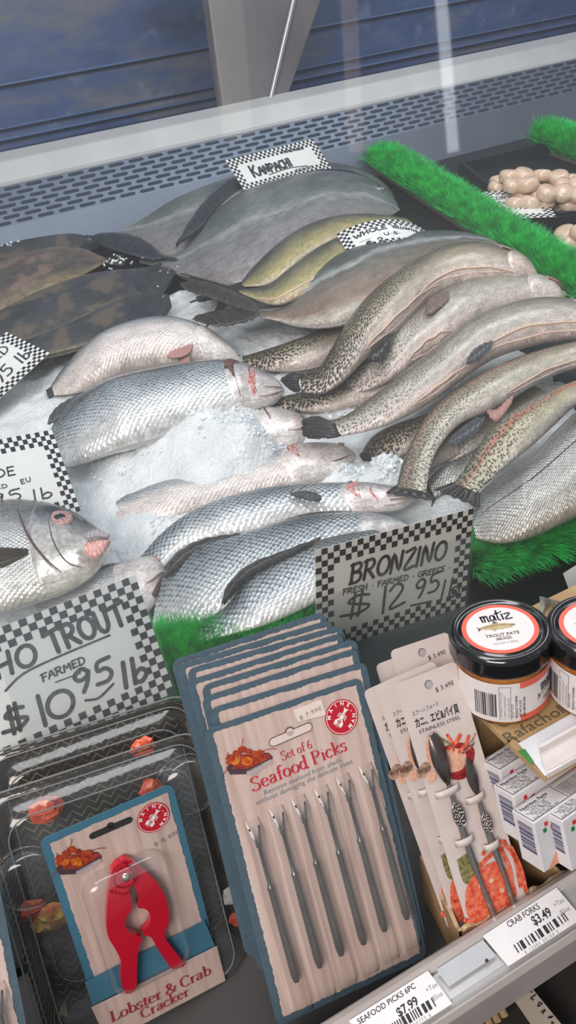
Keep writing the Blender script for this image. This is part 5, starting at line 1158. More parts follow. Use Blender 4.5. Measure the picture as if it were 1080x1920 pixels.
# the stack behind: same card, each set back and a little higher
def copy_tree(o, parent=None, skip=()):
    c = o.copy(); col.objects.link(c); c.parent = parent
    for ch in o.children:
        if ch.name.split('.')[0] in skip: continue
        m0 = ch.matrix_local.copy(); d = copy_tree(ch, c, skip); d.matrix_local = m0
    return c
bpy.context.view_layer.update()
offs = [(.0075, .0105, -.003, -.02), (.0045, .020, -.006, .0), (.0070, .0265, -.010, -.01), (-.0015, .0325, -.0135, .0), (.001, .0385, -.017, -.02), (-.005, .0435, -.020, -.01), (-.0075, .0485, -.0235, .02)]
ordw = ['first', 'second', 'third', 'fourth', 'fifth', 'sixth', 'rearmost']
for (dx, dy, dz, an), w_ in zip(offs, ordw):
    c = copy_tree(root, None, ('round_logo', 'lettering', 'price_sticker', 'crawfish_picture', 'hang_slot', 'blister', 'pick'))
    c.matrix_world = mc @ Matrix.Translation((dx, dy, dz * 1.0)) @ Matrix.Rotation(an, 4, 'Z')
    tag(c, ('seafood picks card at the very back of the stack, its blue top edge highest' if w_ == 'rearmost' else '%s seafood picks card behind the front one, only its blue top edge showing' % w_), 'seafood picks', 'seafood picks cards stacked behind the front one')
front_card['group'] = 'seafood picks cards standing on the shelf'
c = copy_tree(root); tr = EYE + ray(-3, 1652) * .575; cc = mc.copy(); R_ = (mc.to_3x3() @ Matrix.Rotation(-.06, 3, 'Z')).to_4x4(); cc = Matrix.Translation(tr) @ R_ @ Matrix.Translation((-CW / 2, 0, 0)); c.matrix_world = cc
tag(c, 'seafood picks card cut off at the lower left corner of the picture', 'seafood picks', 'seafood picks cards standing on the shelf')

# ================================================================== lobster and crab cracker
mk_, sk_ = pose([(-.5, 0), (.5, 0), (-.5, -1.45), (.5, -1.45)], [(78, 1575), (318, 1470), (162, 1860), (402, 1740)], UPRIGHT, .62)
KW, KH = sk_, sk_ * 1.45
root = empty('cracker_card', mk_, label='carded red lobster and crab cracker, $8.49, standing on the left', cat='lobster cracker')
mb = MB(); mb.prism(rrect(-KW / 2, KW / 2, -KH, 0, .006), -.0006, 0); mb.build('card', mat('card_teal_blue', (.055, .17, .25), .45), root)
mb = MB(); torn(mb, -KW / 2 + .0055, KW / 2 - .005, -KH + .008, -.0055, .0005, .0003, 0, 9); mb.build('printed_panel', woodpr, root)
l_ = loc(mk_, 287, 1532); logo(root, l_.x, l_.y, .0118); crawfish_tray(root, mk_, 100, 1578, .86, -.05)
mb = MB(); a, b = loc(mk_, 174, 1566), loc(mk_, 241, 1537); a.z = b.z = 0; slot(mb, a, b, .0026, 0, 0); mb.build('hang_slot', mat('slot_black', (.03, .028, .03), .6), root)
mb = MB(); textpx(mb, mk_, '$ 8.49E', (289, 1587), (336, 1561), 10, 0, .0009, gap=1.1); mb.build('lettering', inkg, root)
def K(x, y): p = loc(mk_, x / 2, 1440 + y / 2); return (p.x, p.y)
redp = mat('cracker_red', (.50, .006, .025), .28, coat=.7, bmp=.05, bscale=120)
right = [(455, 318), (480, 322), (505, 338), (545, 372), (592, 425), (618, 490), (622, 555), (606, 600), (628, 640), (668, 690), (682, 712), (662, 722), (636, 726), (606, 688), (578, 645), (556, 608), (528, 600), (524, 588), (548, 560), (553, 525), (534, 502), (505, 498), (512, 470), (500, 430), (478, 405), (450, 392), (428, 352)]
left = [(430, 326), (410, 350), (400, 400), (392, 470), (388, 545), (396, 600), (422, 645), (442, 690), (442, 760), (458, 806), (486, 806), (500, 780), (502, 700), (508, 640), (522, 606), (500, 594), (468, 578), (458, 545), (470, 515), (484, 490), (478, 455), (470, 420), (488, 405), (482, 360), (462, 332)]
tool = empty('cracker', Matrix.Identity(4)); tool.parent = root; tool.matrix_local = Matrix.Identity(4)
for pts, z0, z1 in ((right, .002, .0075), (left, .004, .0095)):
    pp = [K(*q) for q in pts]; pp = [tuple(q) for q in crom(pp + [pp[0]], 90)[:-1]]
    if sum(a[0] * b[1] - a[1] * b[0] for a, b in zip(pp, pp[1:] + pp[:1])) < 0: pp = pp[::-1]
    MB().prism(pp, z0, z1).build('handle', redp, tool, bevel=.0012)
x, y = K(460, 376); MB().lathe([(.0034, .0095), (.0030, .0112), (.0001, .0118)], 20, T=Matrix.Translation((x, y, 0))).build('pivot_pin', mat('pin_chrome', (.8, .75, .7), .12, 1.), tool)
mb = MB(); mb.ring(x, y, .0075, .0088, .0097, 0, 30)
for i in range(6): a = K(408 + i * 14, 440 - abs(i - 3) * 3); mb.disc(a[0], a[1], .0009, .0099, 0, 8)
mb.build('raised_ring', mat('cracker_dark_red', (.28, .004, .015), .35), tool)
# folded name panel standing forward at the foot of the card
P = [loc(mk_, *q) for q in ((158, 1838), (382, 1722), (402, 1772), (172, 1880))]
mb = MB(); mb.poly([(p.x, p.y) for p in P[::-1]], .002, 0); mb.build('blue_band', mat('card_teal_blue'), root, solid=.0004)
P = [loc(mk_, *q) for q in ((169, 1880), (403, 1766), (419, 1830), (200, 1945))]
mb = MB(); mb.poly([(p.x, p.y) for p in P[::-1]], .0045, 0); mb.build('name_panel', woodpr, root, solid=.0005)
mb = MB(); serifpx(mb, mk_, 'Lobster & Crab', (206, 1906), (392, 1816), 25, 0, .15, .0056); serifpx(mb, mk_, 'Cracker', (262, 1900), (352, 1855), 23, 0, .15, .0056); mb.build('lettering', mat('print_title_maroon', (.38, .03, .05), .45), root)
# clear blister dome over the cracker
mb = MB(); c0 = K(510, 560); P = []
for i in range(13):
    rr = 1 - (i / 12) ** 3 * .12 if i < 12 else .86; zz = [.0006, .006, .0105, .0125, .013][min(4, i // 3)]
    pl = rrect(-.030 * rr, .030 * rr, -.052 * rr, .052 * rr, .014 * rr); row = [(c0[0] + x * math.cos(-.02) , c0[1] + y, .0006 + .0135 * (i / 12) ** .6) for x, y in pl]; P.append(row + [row[0]])
mb.grid(P, 0, True); mb.build('blister', blisterm, root)
# red cracker legs seen through plastic behind the front one
mb = MB()
P1 = [aty(x, y, .385) for x, y in ((350, 1862), (362, 1860), (372, 1915), (378, 1960), (360, 1960))]
P2 = [aty(x, y, .385) for x, y in ((372, 1845), (395, 1835), (410, 1860), (404, 1895), (385, 1905), (378, 1880))]
o = None
root2 = empty('cracker', Matrix.Identity(4), label='red cracker handles seen behind the name panel of the carded cracker', cat='lobster cracker')
for P in (P1, P2):
    pl = [(p.x, p.z) for p in P]; mb = MB(); mb.prism(pl, -.389, -.382); mb.v = [(x, -z, y) for x, y, z in mb.v]; mb.build('handle', redp, root2, bevel=.0008)

# ================================================================== clear clamshell boxes with dark gold-lined base
goldp = bpy.data.materials.new('black_gold_line_tray'); goldp.use_nodes = True; nt = goldp.node_tree; b = nt.nodes['Principled BSDF']
co = obj_co(nt); sp = nt.nodes.new('ShaderNodeSeparateXYZ'); nt.links.new(co, sp.inputs[0]); tri = math_(nt, 'PINGPONG', sp.outputs[0], .006)
q = math_(nt, 'FRACT', math_(nt, 'MULTIPLY', math_(nt, 'ADD', math_(nt, 'ADD', sp.outputs[1], sp.outputs[2]), tri), 150.)); f = math_(nt, 'LESS_THAN', q, .2); n = tex(nt, 'Noise', 50, co)
nt.links.new(mixc(nt, math_(nt, 'MULTIPLY', f, maprange(nt, n.outputs[0], .35, .55, .3, 1)), (.014, .011, .010), (.26, .20, .11)), b.inputs['Base Color']); b.inputs['Roughness'].default_value = .25; b.inputs['Coat Weight'].default_value = .5
clam = mat_film('clamshell_plastic', (.95, .96, .96), .06, .03, .10, .12); rimc = mat('plastic_rim', (.30, .31, .31), .25, trans=.5, ior=1.3)
mcl, scl = pose([(-.5, 0), (.5, 0), (-.5, -1.25), (.5, -1.25)], [(-40, 1540), (375, 1385), (85, 2010), (500, 1850)], UPRIGHT, .645)
def clamshell(label, T, first, items=()):
    W_, H_ = scl, scl * 1.25
    root = empty('clamshell_box', mcl @ T, label=label, cat='clamshell box', group='clear clamshell boxes standing on the left')
    def tray(z0, z1, ins, m): 
        P = []; 
        for z, i_ in ((z0, 0), (z1, ins)): r = [(x, y - H_ / 2, z) for x, y in rrect(-W_ / 2 + i_, W_ / 2 - i_, -H_ / 2 + i_, H_ / 2 - i_, .018)]; P.append(r + [r[0]])
        return P
    mb = MB(); P = tray(0, -.022, .012, 0); mb.grid(P, 0, True); mb.poly([(p[0], p[1]) for p in P[1][:-1]], -.022, 0); mb.build('base', goldp, root, solid=.0005)
    mb = MB(); P = []
    for k, (z, i_) in enumerate(((.001, -.003), (.001, .003), (.004, .005), (.013, .012), (.015, .016))):
        r = [(x, y - H_ / 2, z) for x, y in rrect(-W_ / 2 + i_, W_ / 2 - i_, -H_ / 2 + i_, H_ / 2 - i_, .018)]; P.append(r + [r[0]])
    mb.grid(P, 0, True); mb.poly([(p[0], p[1]) for p in P[-1][:-1]], .015, 0); mb.build('lid', clam, root)
    mb = MB()
    for z, i_, rr in ((.0016, -.003, .0008), (.0035, .003, .0006), (.0148, .0145, .0006)):
        r = [(x, y - H_ / 2, z) for x, y in rrect(-W_ / 2 + i_, W_ / 2 - i_, -H_ / 2 + i_, H_ / 2 - i_, .018)]; mb.tube(r + [r[0]], rr, 6)
    mb.build('rim', rimc, root); return root
T1 = Matrix.Translation((0, 0, -.022)); r1 = clamshell('clear clamshell box with black gold-lined base behind the carded cracker', T1, True)
r2 = clamshell('second clear clamshell box leaning behind the first, only its top rim showing', Matrix.Translation((.002, .020, -.052)), False)
mb = MB()
def lump(mb, c, r, seed, m=0):
    rn = random.Random(seed); nu, nv = 10, 7; vs = []
    for j in range(nv + 1):
        for i in range(nu):
            a, b2 = PI * j / nv, 2 * PI * i / nu; k = rn.uniform(.75, 1.15)
            vs.append((c[0] + r * k * math.sin(a) * math.cos(b2), c[1] + r * k * .8 * math.sin(a) * math.sin(b2), c[2] + r * .45 * k * math.cos(a)))
    mb.add(vs, [(j * nu + i, (j + 1) * nu + i, (j + 1) * nu + (i + 1) % nu, j * nu + (i + 1) % nu) for j in range(nv) for i in range(nu)], m, False)
cm = [mat('wrapper_red', (.55, .05, .03), .3, c2=(.75, .16, .05), nscale=90), mat('wrapper_gold', (.62, .42, .06), .3, c2=(.6, .12, .04), nscale=90), mat('wrapper_white', (.75, .73, .70), .3)]
m1 = mcl @ T1
for k, (px, py, r, mi, lab) in enumerate(((270, 1410, .010, 0, 'red wrapped piece under the top rim of the clamshell box'), (85, 1530, .013, 0, 'red and gold piece by the upper left of the cracker card'), (60, 1720, .010, 0, 'red piece left of the cracker inside the clamshell box'), (95, 1735, .014, 1, 'gold and orange piece left of the cracker inside the clamshell box'),
                      (442, 1690, .010, 2, 'white piece right of the cracker inside the clamshell box'), (450, 1735, .008, 0, 'small orange red piece right of the cracker inside the clamshell box'), (285, 1490, .010, 0, 'red piece under clear plastic above the cracker card'))):
    p = loc(m1, px, py); mb = MB(); lump(mb, (0, 0, 0), r, k); o = mb.build('wrapped_piece', cm[mi], mw=m1 @ Matrix.Translation((p.x, p.y, -.010))); tag(o, lab, 'wrapped piece')
# shiny plastic hinges / corner buttons
for k, (px, py, lab) in enumerate(((345, 1455, 'round clear plastic button at the upper right of the clamshell box'), (55, 1625, 'shiny clear plastic corner left of the cracker card'))):
    p = loc(m1, px, py); mb = MB(); mb.lathe([(.021, .0), (.0205, .004), (.017, .008), (.009, .0095), (.0001, .0098)], 30); mb.lathe([(.023, .0), (.0245, .0008), (.023, .0016)], 30)
    o = mb.build('snap_button', clam, mw=m1 @ Matrix.Translation((p.x, p.y, .0155))); tag(o, lab, 'plastic button')

# ================================================================== crab forks on white cards
FH = 3.6
mf, sf = pose([(-.5, 0), (.5, 0), (.5, -FH), (-.5, -FH)], [(742, 1282), (852, 1242), (990, 1675), (872, 1738)], UPRIGHT, .60, .25)
FW, FHH = sf, sf * FH + .01
whitec = mat('white_card_stock', (.62, .54, .51), .4); silver = mat('polished_fork_steel', (.50, .46, .43), .16, 1.); ornm = mat('ornament_steel', (.62, .60, .58), .3, 1., bmp=1., bscale=420, bdist=.002)
def F(x, y): p = loc(mf, x, y); return (p.x, p.y)
prn = [mat('print_crab_red', (.62, .06, .03), .4, c2=(.78, .22, .12), nscale=260), mat('print_bowl_maroon', (.20, .01, .02), .4, c2=(.4, .03, .03), nscale=300), mat('print_food_pink', (.70, .32, .22), .4, c2=(.75, .5, .35), nscale=420), mat('print_herb_green', (.10, .11, .03), .4, c2=(.3, .27, .12), nscale=500), mat('print_shell_brown', (.12, .04, .03), .4, c2=(.45, .3, .22), nscale=240), ink]
root = empty('crab_fork_card', mf, label='front white card with two crab forks, crab picture and Japanese writing, $3.49', cat='crab forks', group='crab fork cards in the cardboard tray')
mb = MB(); mb.prism(rrect(-FW / 2, FW / 2, -FHH, 0, .004), -.0006, 0); mb.build('card', whitec, root)
mb = MB(); a = F(803, 1283); mb.disc(*a, .0031, .0004, 0, 20); mb.disc(a[0] + .0002, a[1] - .0003, .0026, .0006, 1, 20); mb.build('hang_hole', [mat('hole_dark', (.16, .14, .14), .5), mat('hole_inner', (.40, .38, .38), .5)], root)
mb = MB(); textpx(mb, mf, 'スプーン,フォーク', (773, 1343), (822, 1322), 6.5); textpx(mb, mf, 'カニ、エビ&バイ貝', (779, 1364), (861, 1334), 13, bold=.025); textpx(mb, mf, 'STAINLESS STEEL', (786, 1376), (863, 1347), 6.5); textpx(mb, mf, '$ 3.49E', (817, 1298), (851, 1283), 8, gap=1.1)
mb.build('lettering', ink, root)
def blob(mb, pts, m, z): P = [F(*q) for q in pts]; P = [tuple(q) for q in crom(P + [P[0]], 40)[:-1]]; mb.poly(P[::-1], z, m)
mb = MB()
blob(mb, [(832, 1400), (860, 1392), (886, 1400), (888, 1425), (872, 1458), (845, 1460), (835, 1440)], 1, .0004)
blob(mb, [(830, 1408), (850, 1402), (872, 1412), (868, 1440), (840, 1448), (828, 1430)], 2, .0005)
blob(mb, [(800, 1378), (815, 1384), (822, 1420), (812, 1440), (798, 1415)], 2, .0004)
for s_, e_, wd, mm in (((840, 1404), (862, 1378), .003, 0), ((850, 1406), (838, 1378), .0022, 0), ((860, 1410), (878, 1380), .0026, 0), ((866, 1412), (888, 1392), .0016, 4), ((846, 1400), (826, 1384), .0016, 3), ((872, 1400), (890, 1376), .0012, 4), ((832, 1402), (818, 1376), .0012, 3)):
    stroke(mb, [F(*s_), F((s_[0] + e_[0]) / 2 + 3, (s_[1] + e_[1]) / 2), F(*e_)], wd, mm, .0007)
for x, y, m in ((797, 1440, 4), (808, 1456, 2), (790, 1448, 4)): a = F(x, y); mb.disc(*a, .0042, .0006, m, 16)
mb.build('bowl_picture', prn, root); mb = MB()
blob(mb, [(856, 1612), (878, 1600), (896, 1618), (892, 1650), (870, 1655)], 3, .0004)
blob(mb, [(880, 1650), (905, 1625), (935, 1615), (955, 1640), (968, 1680), (940, 1712), (890, 1728), (872, 1700)], 0, .0005)
for q in ([(905, 1600), (925, 1580), (945, 1578)], [(900, 1622), (922, 1600), (940, 1590)], [(945, 1580), (965, 1610), (975, 1660)], [(938, 1590), (955, 1630), (960, 1670)], [(958, 1590), (976, 1630), (985, 1670)], [(880, 1700), (876, 1672), (892, 1640)], [(890, 1720), (920, 1712), (950, 1690)], [(872, 1725), (900, 1735), (930, 1722)]):
    stroke(mb, [F(*p) for p in q], .0034, 0, .0007)
for x, y in ((900, 1660), (920, 1650), (940, 1668), (915, 1690)): a = F(x, y); mb.disc(*a, .002, .0008, 2, 10)
mb.build('crab_picture', prn, root)
def utensil(pts, bowl, orn, name, fork):
    P = [F(*p) for p in pts]; u = empty(name, Matrix.Identity(4)); u.parent = root; u.matrix_local = Matrix.Identity(4)
    a, b = Vector((*P[0], .004)), Vector((*P[1], .004)); t = (b - a).normalized(); L = (b - a).length
    mb = MB(); nn = 14; G = []; s_ = Vector((-t.y, t.x, 0))
    for i in range(nn + 1):
        f = i / nn; wd = bowl * math.sin(PI * min(1, f * .93 + .05)) ** .7; c = a + t * L * f
        G.append([c + s_ * wd * (j / 4 - 1) + Vector((0, 0, (1 - (j / 4 - 1) ** 2) * (.0035 if not fork else .0015) * math.sin(PI * f))) for j in range(9)])
    mb.grid(G, 0, True); mb.build('bowl' if not fork else 'fork_head', mat('dark_spoon_steel', (.17, .15, .14), .22, .9), u, solid=.0008)
    mb = MB(); Q = [Vector((*p, .0035)) for p in P[1:]]; n = len(Q); mb.tube([tuple(q) for q in crom([tuple(q) for q in Q], 24)], [.0016 + .0012 * abs(math.sin(i / 24 * PI * 1.4)) for i in range(24)], 8, flat=.6); mb.build('shaft', silver, u)
    a = F(*orn[0]); mb = MB(); T = Matrix.Translation((a[0], a[1], .004)) @ Matrix.Rotation(math.atan2(t.y, t.x) + PI / 2, 4, 'Z'); mb.sphere((0, 0, 0), 1, 0, T, 20, 12, (orn[1], orn[2], .0016)); e = mb.build('ornament', mat('dark_spoon_steel'), u)
    mb = MB(); rn = random.Random(3)
    for i in range(26):
        an = i * 2.4; r = (i / 26) ** .5 * .82; c = T @ Vector((orn[1] * r * math.cos(an), orn[2] * r * math.sin(an), .0013 * (1 - r * r) ** .5)); mb.sphere(c, .0009, 0, None, 8, 6)
    mb.tube([T @ Vector((orn[1] * .93 * math.cos(i * PI / 12), orn[2] * .93 * math.sin(i * PI / 12), .0007)) for i in range(25)], .0005, 6); mb.build('relief', silver, e)
utensil([(804, 1372), (836, 1468), (850, 1510), (868, 1570), (893, 1640), (922, 1716)], .0062, ((855, 1525), .0048, .0100), 'spoon', False)
utensil([(870, 1420), (890, 1488), (900, 1520), (915, 1570), (938, 1630), (958, 1692)], .0042, ((907, 1540), .0040, .0082), 'fork', True)
mb = MB()
for a, b in (((815, 1492), (860, 1470)), ((872, 1503), (906, 1484)), ((852, 1582), (886, 1565)), ((905, 1590), (934, 1573))):
    p, q = Vector(F(*a)), Vector(F(*b)); d = (q - p).normalized() ; n = Vector((-d.y, d.x)) * .0026; G = []
    for i in range(9):
        f = i / 8; c = p + (q - p) * f; z = .0004 + .0046 * math.sin(PI * f) ** .35; G.append([(*(c + n), z), (*(c - n), z)])
    mb.grid(G, 0, True)
mb.build('paper_strap', whitec, root, solid=.0004)
bpy.context.view_layer.update()
for dx, dy, dz, an, sk, lab in ((-.0105, .0015, -.012, .03, (), 'second crab fork card, its spoon and letters showing left of the front card'), (-.016, -.002, -.024, .05, (), 'crab fork card third in the tray, a thin strip at the left of the others'),
                               (.0165, .014, -.034, -.04, ('spoon', 'fork'), 'crab fork card at the back of the tray behind the jar'), (.006, .006, -.045, .0, ('spoon', 'fork'), 'crab fork card rearmost against the case behind the others')):
    c = copy_tree(root, None, sk); c.matrix_world = mf @ Matrix.Translation((dx, dy, dz)) @ Matrix.Rotation(an, 4, 'Z'); tag(c, lab, 'crab forks', 'crab fork cards in the cardboard tray')

# ================================================================== jars of trout paste
zl = (EYE + ray(937, 1176) * .57).z; jc = EYE + ray(937, 1176) * .57
JR = .0335; JH = .066; ZB = jc.z - JH
lidm = mat('jar_lid_black', (.008, .008, .009), .14, coat=1.); paste = mat('trout_paste', (.42, .13, .025), .5, c2=(.52, .22, .05), nscale=120, bmp=.4, bscale=160)
salmon = mat('label_salmon', (.78, .13, .085), .35); labw = mat('label_white', (.74, .71, .70), .35); fishp = mat('print_trout_drawing', (.42, .31, .16), .45, c2=(.6, .5, .3), nscale=300); fishd = mat('print_trout_dark', (.12, .07, .04), .45)
jarglass = mat_film('jar_glass', (.97, .95, .92), .07, .0, .02)
def trout_drawing(mb, x, y, k, z, m=0, d=1):
    up = [(0, .10), (.06, .02), (.2, .10), (.45, .16), (.7, .12), (1.0, .0)]; dn = [(.85, -.08), (.6, -.11), (.35, -.08), (.2, -.04), (.06, -.02), (0, -.10), (.03, 0)]
    mb.poly([(x + a * k, y + b * k) for a, b in (up + dn)][::-1], z, m)
    mb.poly([(x + a * k, y + b * k) for a, b in ((0, .10), (.08, .02), (.08, -.03), (0, -.10), (.03, 0))][::-1], z + .00005, d)
    stroke(mb, [(x + a * k, y + b * k) for a, b in ((.08, .02), (.3, .06), (.6, .06), (.95, .0))], .02 * k, d, z + .0001)
    mb.poly([(x + a * k, y + b * k) for a, b in ((.42, .15), (.48, .24), (.58, .14))][::-1], z, d); mb.poly([(x + a * k, y + b * k) for a, b in ((.35, -.08), (.42, -.16), (.48, -.09))], z, m); mb.disc(x + .92 * k, y + .02 * k, .015 * k, z + .0002, d, 8)
def script_matiz(mb, x, y, s, m, z, **kw):
    for st in ([(0, .5), (.05, .0)], [(.03, .4), (.18, .52), (.2, .0)], [(.2, .4), (.36, .52), (.4, .02), (.46, .0)], [(.78, .45), (.62, .5), (.54, .2), (.64, .0), (.78, .2), (.8, .48), (.84, .02)], [(1.02, .9), (1.0, .1), (1.1, .0)], [(.9, .62), (1.16, .66)], [(1.28, .5), (1.28, .02)], [(1.28, .74), (1.29, .76)], [(1.44, .5), (1.76, .52), (1.42, .02), (1.8, .04)]):
        stroke(mb, [(x + a * s, y + b * s) for a, b in st], .11 * s, m, z)
def jar(label, c, rz):
    root = empty('jar', Matrix.Translation((c.x, c.y, ZB)) @ Matrix.Rotation(rz, 4, 'Z'), label=label, cat='jar', group='jars of trout paste on the wooden board')
    mb = MB(); mb.lathe([(.0001, .0012), (JR - .004, .0012), (JR - .0012, .005), (JR - .0008, .04), (JR - .0030, .0475), (JR - .004, .050), (.0001, .050)], 56); mb.build('paste', paste, root)
    mb = MB(); mb.lathe([(.0001, .0), (JR - .005, .0), (JR - .0005, .004), (JR, .008), (JR, .042), (JR - .002, .047), (JR - .003, .054)], 56); mb.build('glass_body', jarglass, root)
    mb = MB(); R1 = JR + .0012
    mb.lathe([(R1 - .002, .0495), (R1 + .0006, .0492), (R1 + .0018, .0505), (R1 + .0012, .0520), (R1 + .0012, .0610), (R1 + .0004, .0640), (R1 - .0020, .0658), (R1 - .0042, .0655), (R1 - .0052, .0640), (R1 - .0060, .0645), (.0001, .0650)], 64); mb.build('lid', lidm, root)
    mb = MB(); z = .06515; mb.disc(0, 0, .0265, z, 0, 56); mb.disc(0, 0, .0232, z + .0001, 1, 56); lr = Matrix.Rotation(LIDROT - rz, 4, 'Z')
    q = MB(); script_matiz(q, -.0105, .0085, .0120, 2, z + .0003); trout_drawing(q, -.0155, .0015, .0275, z + .0003, 3, 4)
    text(q, 'TROUT PATÉ', 0, -.0085, .0040, 4, z + .0003, align='CENTER', bold=.02); text(q, 'SMOKED', 0, -.0125, .0028, 4, z + .0003, align='CENTER', bold=.02); text(q, '4.2 OZ (120G)', 0, -.0168, .0028, 5, z + .0003, align='CENTER')
    stroke(q, [(-.005, -.0095), (.005, -.0095)], .0003, 4, z + .0003)
    mb.add([lr @ Vector(v) for v in q.v], q.f, 0); k0 = len(mb.m) - len(q.m); mb.m[k0:] = q.m
    mb.build('lid_label', [salmon, labw, ink, fishp, fishd, inkg], root)
    # wrap-around label: y0..y1 heights, angle measured from the front
    mb = MB(); rl = JR + .0003; n = 72
    def wrap(x, y, z): a = x / rl; r = rl + z; return (r * math.sin(a), -r * math.cos(a), y)
    def patch(x0, x1, y0, y1, z, m):
        k = max(2, int((x1 - x0) / .0015)); o = [wrap(x0 + (x1 - x0) * i / k, y, z) for y in (y0, y1) for i in range(k + 1)]
        mb.add(o, [(i, i + 1, k + 2 + i, k + 1 + i) for i in range(k)], m, True)
    patch(-.062, .062, .0075, .0435, 0, 1); patch(-.014, .062, .0380, .0435, .00012, 0); patch(-.014, .062, .0075, .0130, .00012, 0)
    q = MB(); script_matiz(q, .004, .0275, .0115, 2, .0003); trout_drawing(q, .0, .0235, .032, .0003, 3, 4); text(q, 'TROUT PATÉ', .006, .0165, .0044, 4, .0003, bold=.02); text(q, 'SMOKED', .009, .0140, .0030, 4, .0003)
    barcode(q, -.046, -.030, .012, .034, .0003, 2, 5); q2 = MB()
    q.add([(-.0285, .010, .0003), (-.0205, .010, .0003), (-.0205, .041, .0003), (-.0285, .041, .0003)], [(0, 1, 2, 3)], 5); q.add([(-.0281, .0104, .0004), (-.0209, .0104, .0004), (-.0209, .0406, .0004), (-.0281, .0406, .0004)], [(0, 1, 2, 3)], 1)
    for i, s in enumerate(('INGREDIENTS TROUT OIL', 'TOMATO CREAM SALT', 'KEEP REFRIGERATED')): text(q, s, -.0266 + i * .0026, .012, .0021, 5, .0006, ang=PI / 2)
    for i, s in enumerate(('TROUT PATE', 'PRODUCT OF SPAIN', 'NET WT 4.2 OZ', 'BEST BEFORE 2026')): text(q, s, -.0188 + i * .0028, .011, .0023, 2 if i else 5, .0003, ang=PI / 2, bold=.02)
    k0 = len(mb.m); mb.add([wrap(*v) for v in q.v], q.f, 0); mb.m[k0:] = q.m
    mb.build('wrap_label', [salmon, labw, ink, fishp, fishd, inkg], root); return root
view = math.atan2(jc.x, jc.y)
LIDROT = -.42
jar('jar of trout paste with black lid and red ringed label, whole in view', jc, .12)
j2 = atz(1124, 1168, zl); jar('jar of trout paste at the right edge, partly cut off', j2, -.75)

# ================================================================== wooden crate with printed board
bw = mat('crate_plywood', (.40, .25, .12), .5, c2=(.52, .36, .18), nscale=18); bwp = mat('crate_print_green', (.12, .11, .07), .55)
c0, c1 = atz(876, 1318, ZB), atz(1022, 1456, ZB); 
mbd = Matrix.Translation((c1.x, c1.y, ZB))
yb = .415; Lx = .42
root = empty('wooden_crate', mbd, label='pale plywood crate with printed dark lettering under the jars', cat='crate')
xl = (c0.x + c1.x) / 2 - c1.x
mb = MB(); mb.box(xl, Lx, 0, yb - c1.y, -.006, 0); mb.build('lid_board', bw, root, bevel=.0006)
mb = MB(); mb.box(xl + .004, Lx, .075, .083, shz - ZB + .002, -.006); mb.box(xl + .004, xl + .012, .083, yb - c1.y, shz - ZB + .002, -.006); mb.build('crate_side', bw, root)
mb = MB(); mB = Matrix.Translation((c1.x, c1.y, ZB + .0004))
textpx(mb, mB, 'Rafachols', (952, 1394), (1072, 1330), 21, bold=.0); textpx(mb, mB, 'gani', (1004, 1318), (1042, 1296), 14); linepx(mb, mB, [(925, 1352), (945, 1362), (962, 1352), (975, 1345)], 3); linepx(mb, mB, [(930, 1345), (948, 1352), (958, 1345)], 2); linepx(mb, mB, [(945, 1400), (960, 1385), (975, 1392)], 3)
mb.v = [(x, y, .0006) for x, y, z in mb.v]; mb.build('printed_lettering', bwp, root)
# white leaflet and clear label holder lying on the board's front
mb = MB(); P = [atz(x, y, ZB + .002) for x, y in ((972, 1394), (1130, 1306), (1150, 1380), (1022, 1455))]
mb.add([tuple(p) for p in P], [(3, 2, 1, 0)], 0); o = mb.build('leaflet', mat('leaflet_white', (.74, .76, .80), .4), solid=.0006); tag(o, 'white leaflet on the front of the wooden crate beside the clear label holder', 'leaflet')
mb = MB(); P = [atz(x, y, ZB + .003) for x, y in ((970, 1408), (984, 1404), (1001, 1428), (996, 1434))]; mb.add([tuple(p) for p in P], [(3, 2, 1, 0)], 0); mb.build('green_leaf_print', mat('leaf_green', (.05, .22, .04), .5), o)
hold = mat('holder_clear_white', (.72, .66, .63), .2, coat=.6)
mb = MB(); a, b = atz(1012, 1412, ZB + .008), atz(1120, 1352, ZB + .008); a2, b2 = atz(1026, 1458, ZB + .001), atz(1130, 1400, ZB + .001); up_ = Vector((0, 0, .005))
G = []
for f in (0, 1): A_, B_ = (a if f == 0 else b), (a2 if f == 0 else b2); G.append([A_ + up_ * .9 + (A_ - B_) * .12, A_ + up_, A_, A_ + (B_ - A_) * .5 + up_ * .3, B_, B_ + up_ * .9])
mb.grid(G, 0, False); o = mb.build('label_holder', hold, solid=.0012); tag(o, 'folded pale plastic label holder clipped to the front edge of the crate', 'label holder')
# crumpled clear bag behind the jars
mb = MB(); rn = random.Random(2); G = []
for i in range(9):
    row = []
    for j in range(7):
        x = 1012 + i * 8 + j * 1.5; y = 1122 + j * 17 + (i - 2) * 2; yy = .405 - .012 * j / 6 + rn.uniform(-.005, .005); row.append(aty(x, y, yy))
    G.append(row)
mb.grid(G, 0, False); o = mb.build('plastic_bag', mat('bag_film', (.55, .60, .60), .3, trans=.4), solid=.0004); tag(o, 'crumpled grey clear plastic bag standing between the two jars', 'plastic bag')

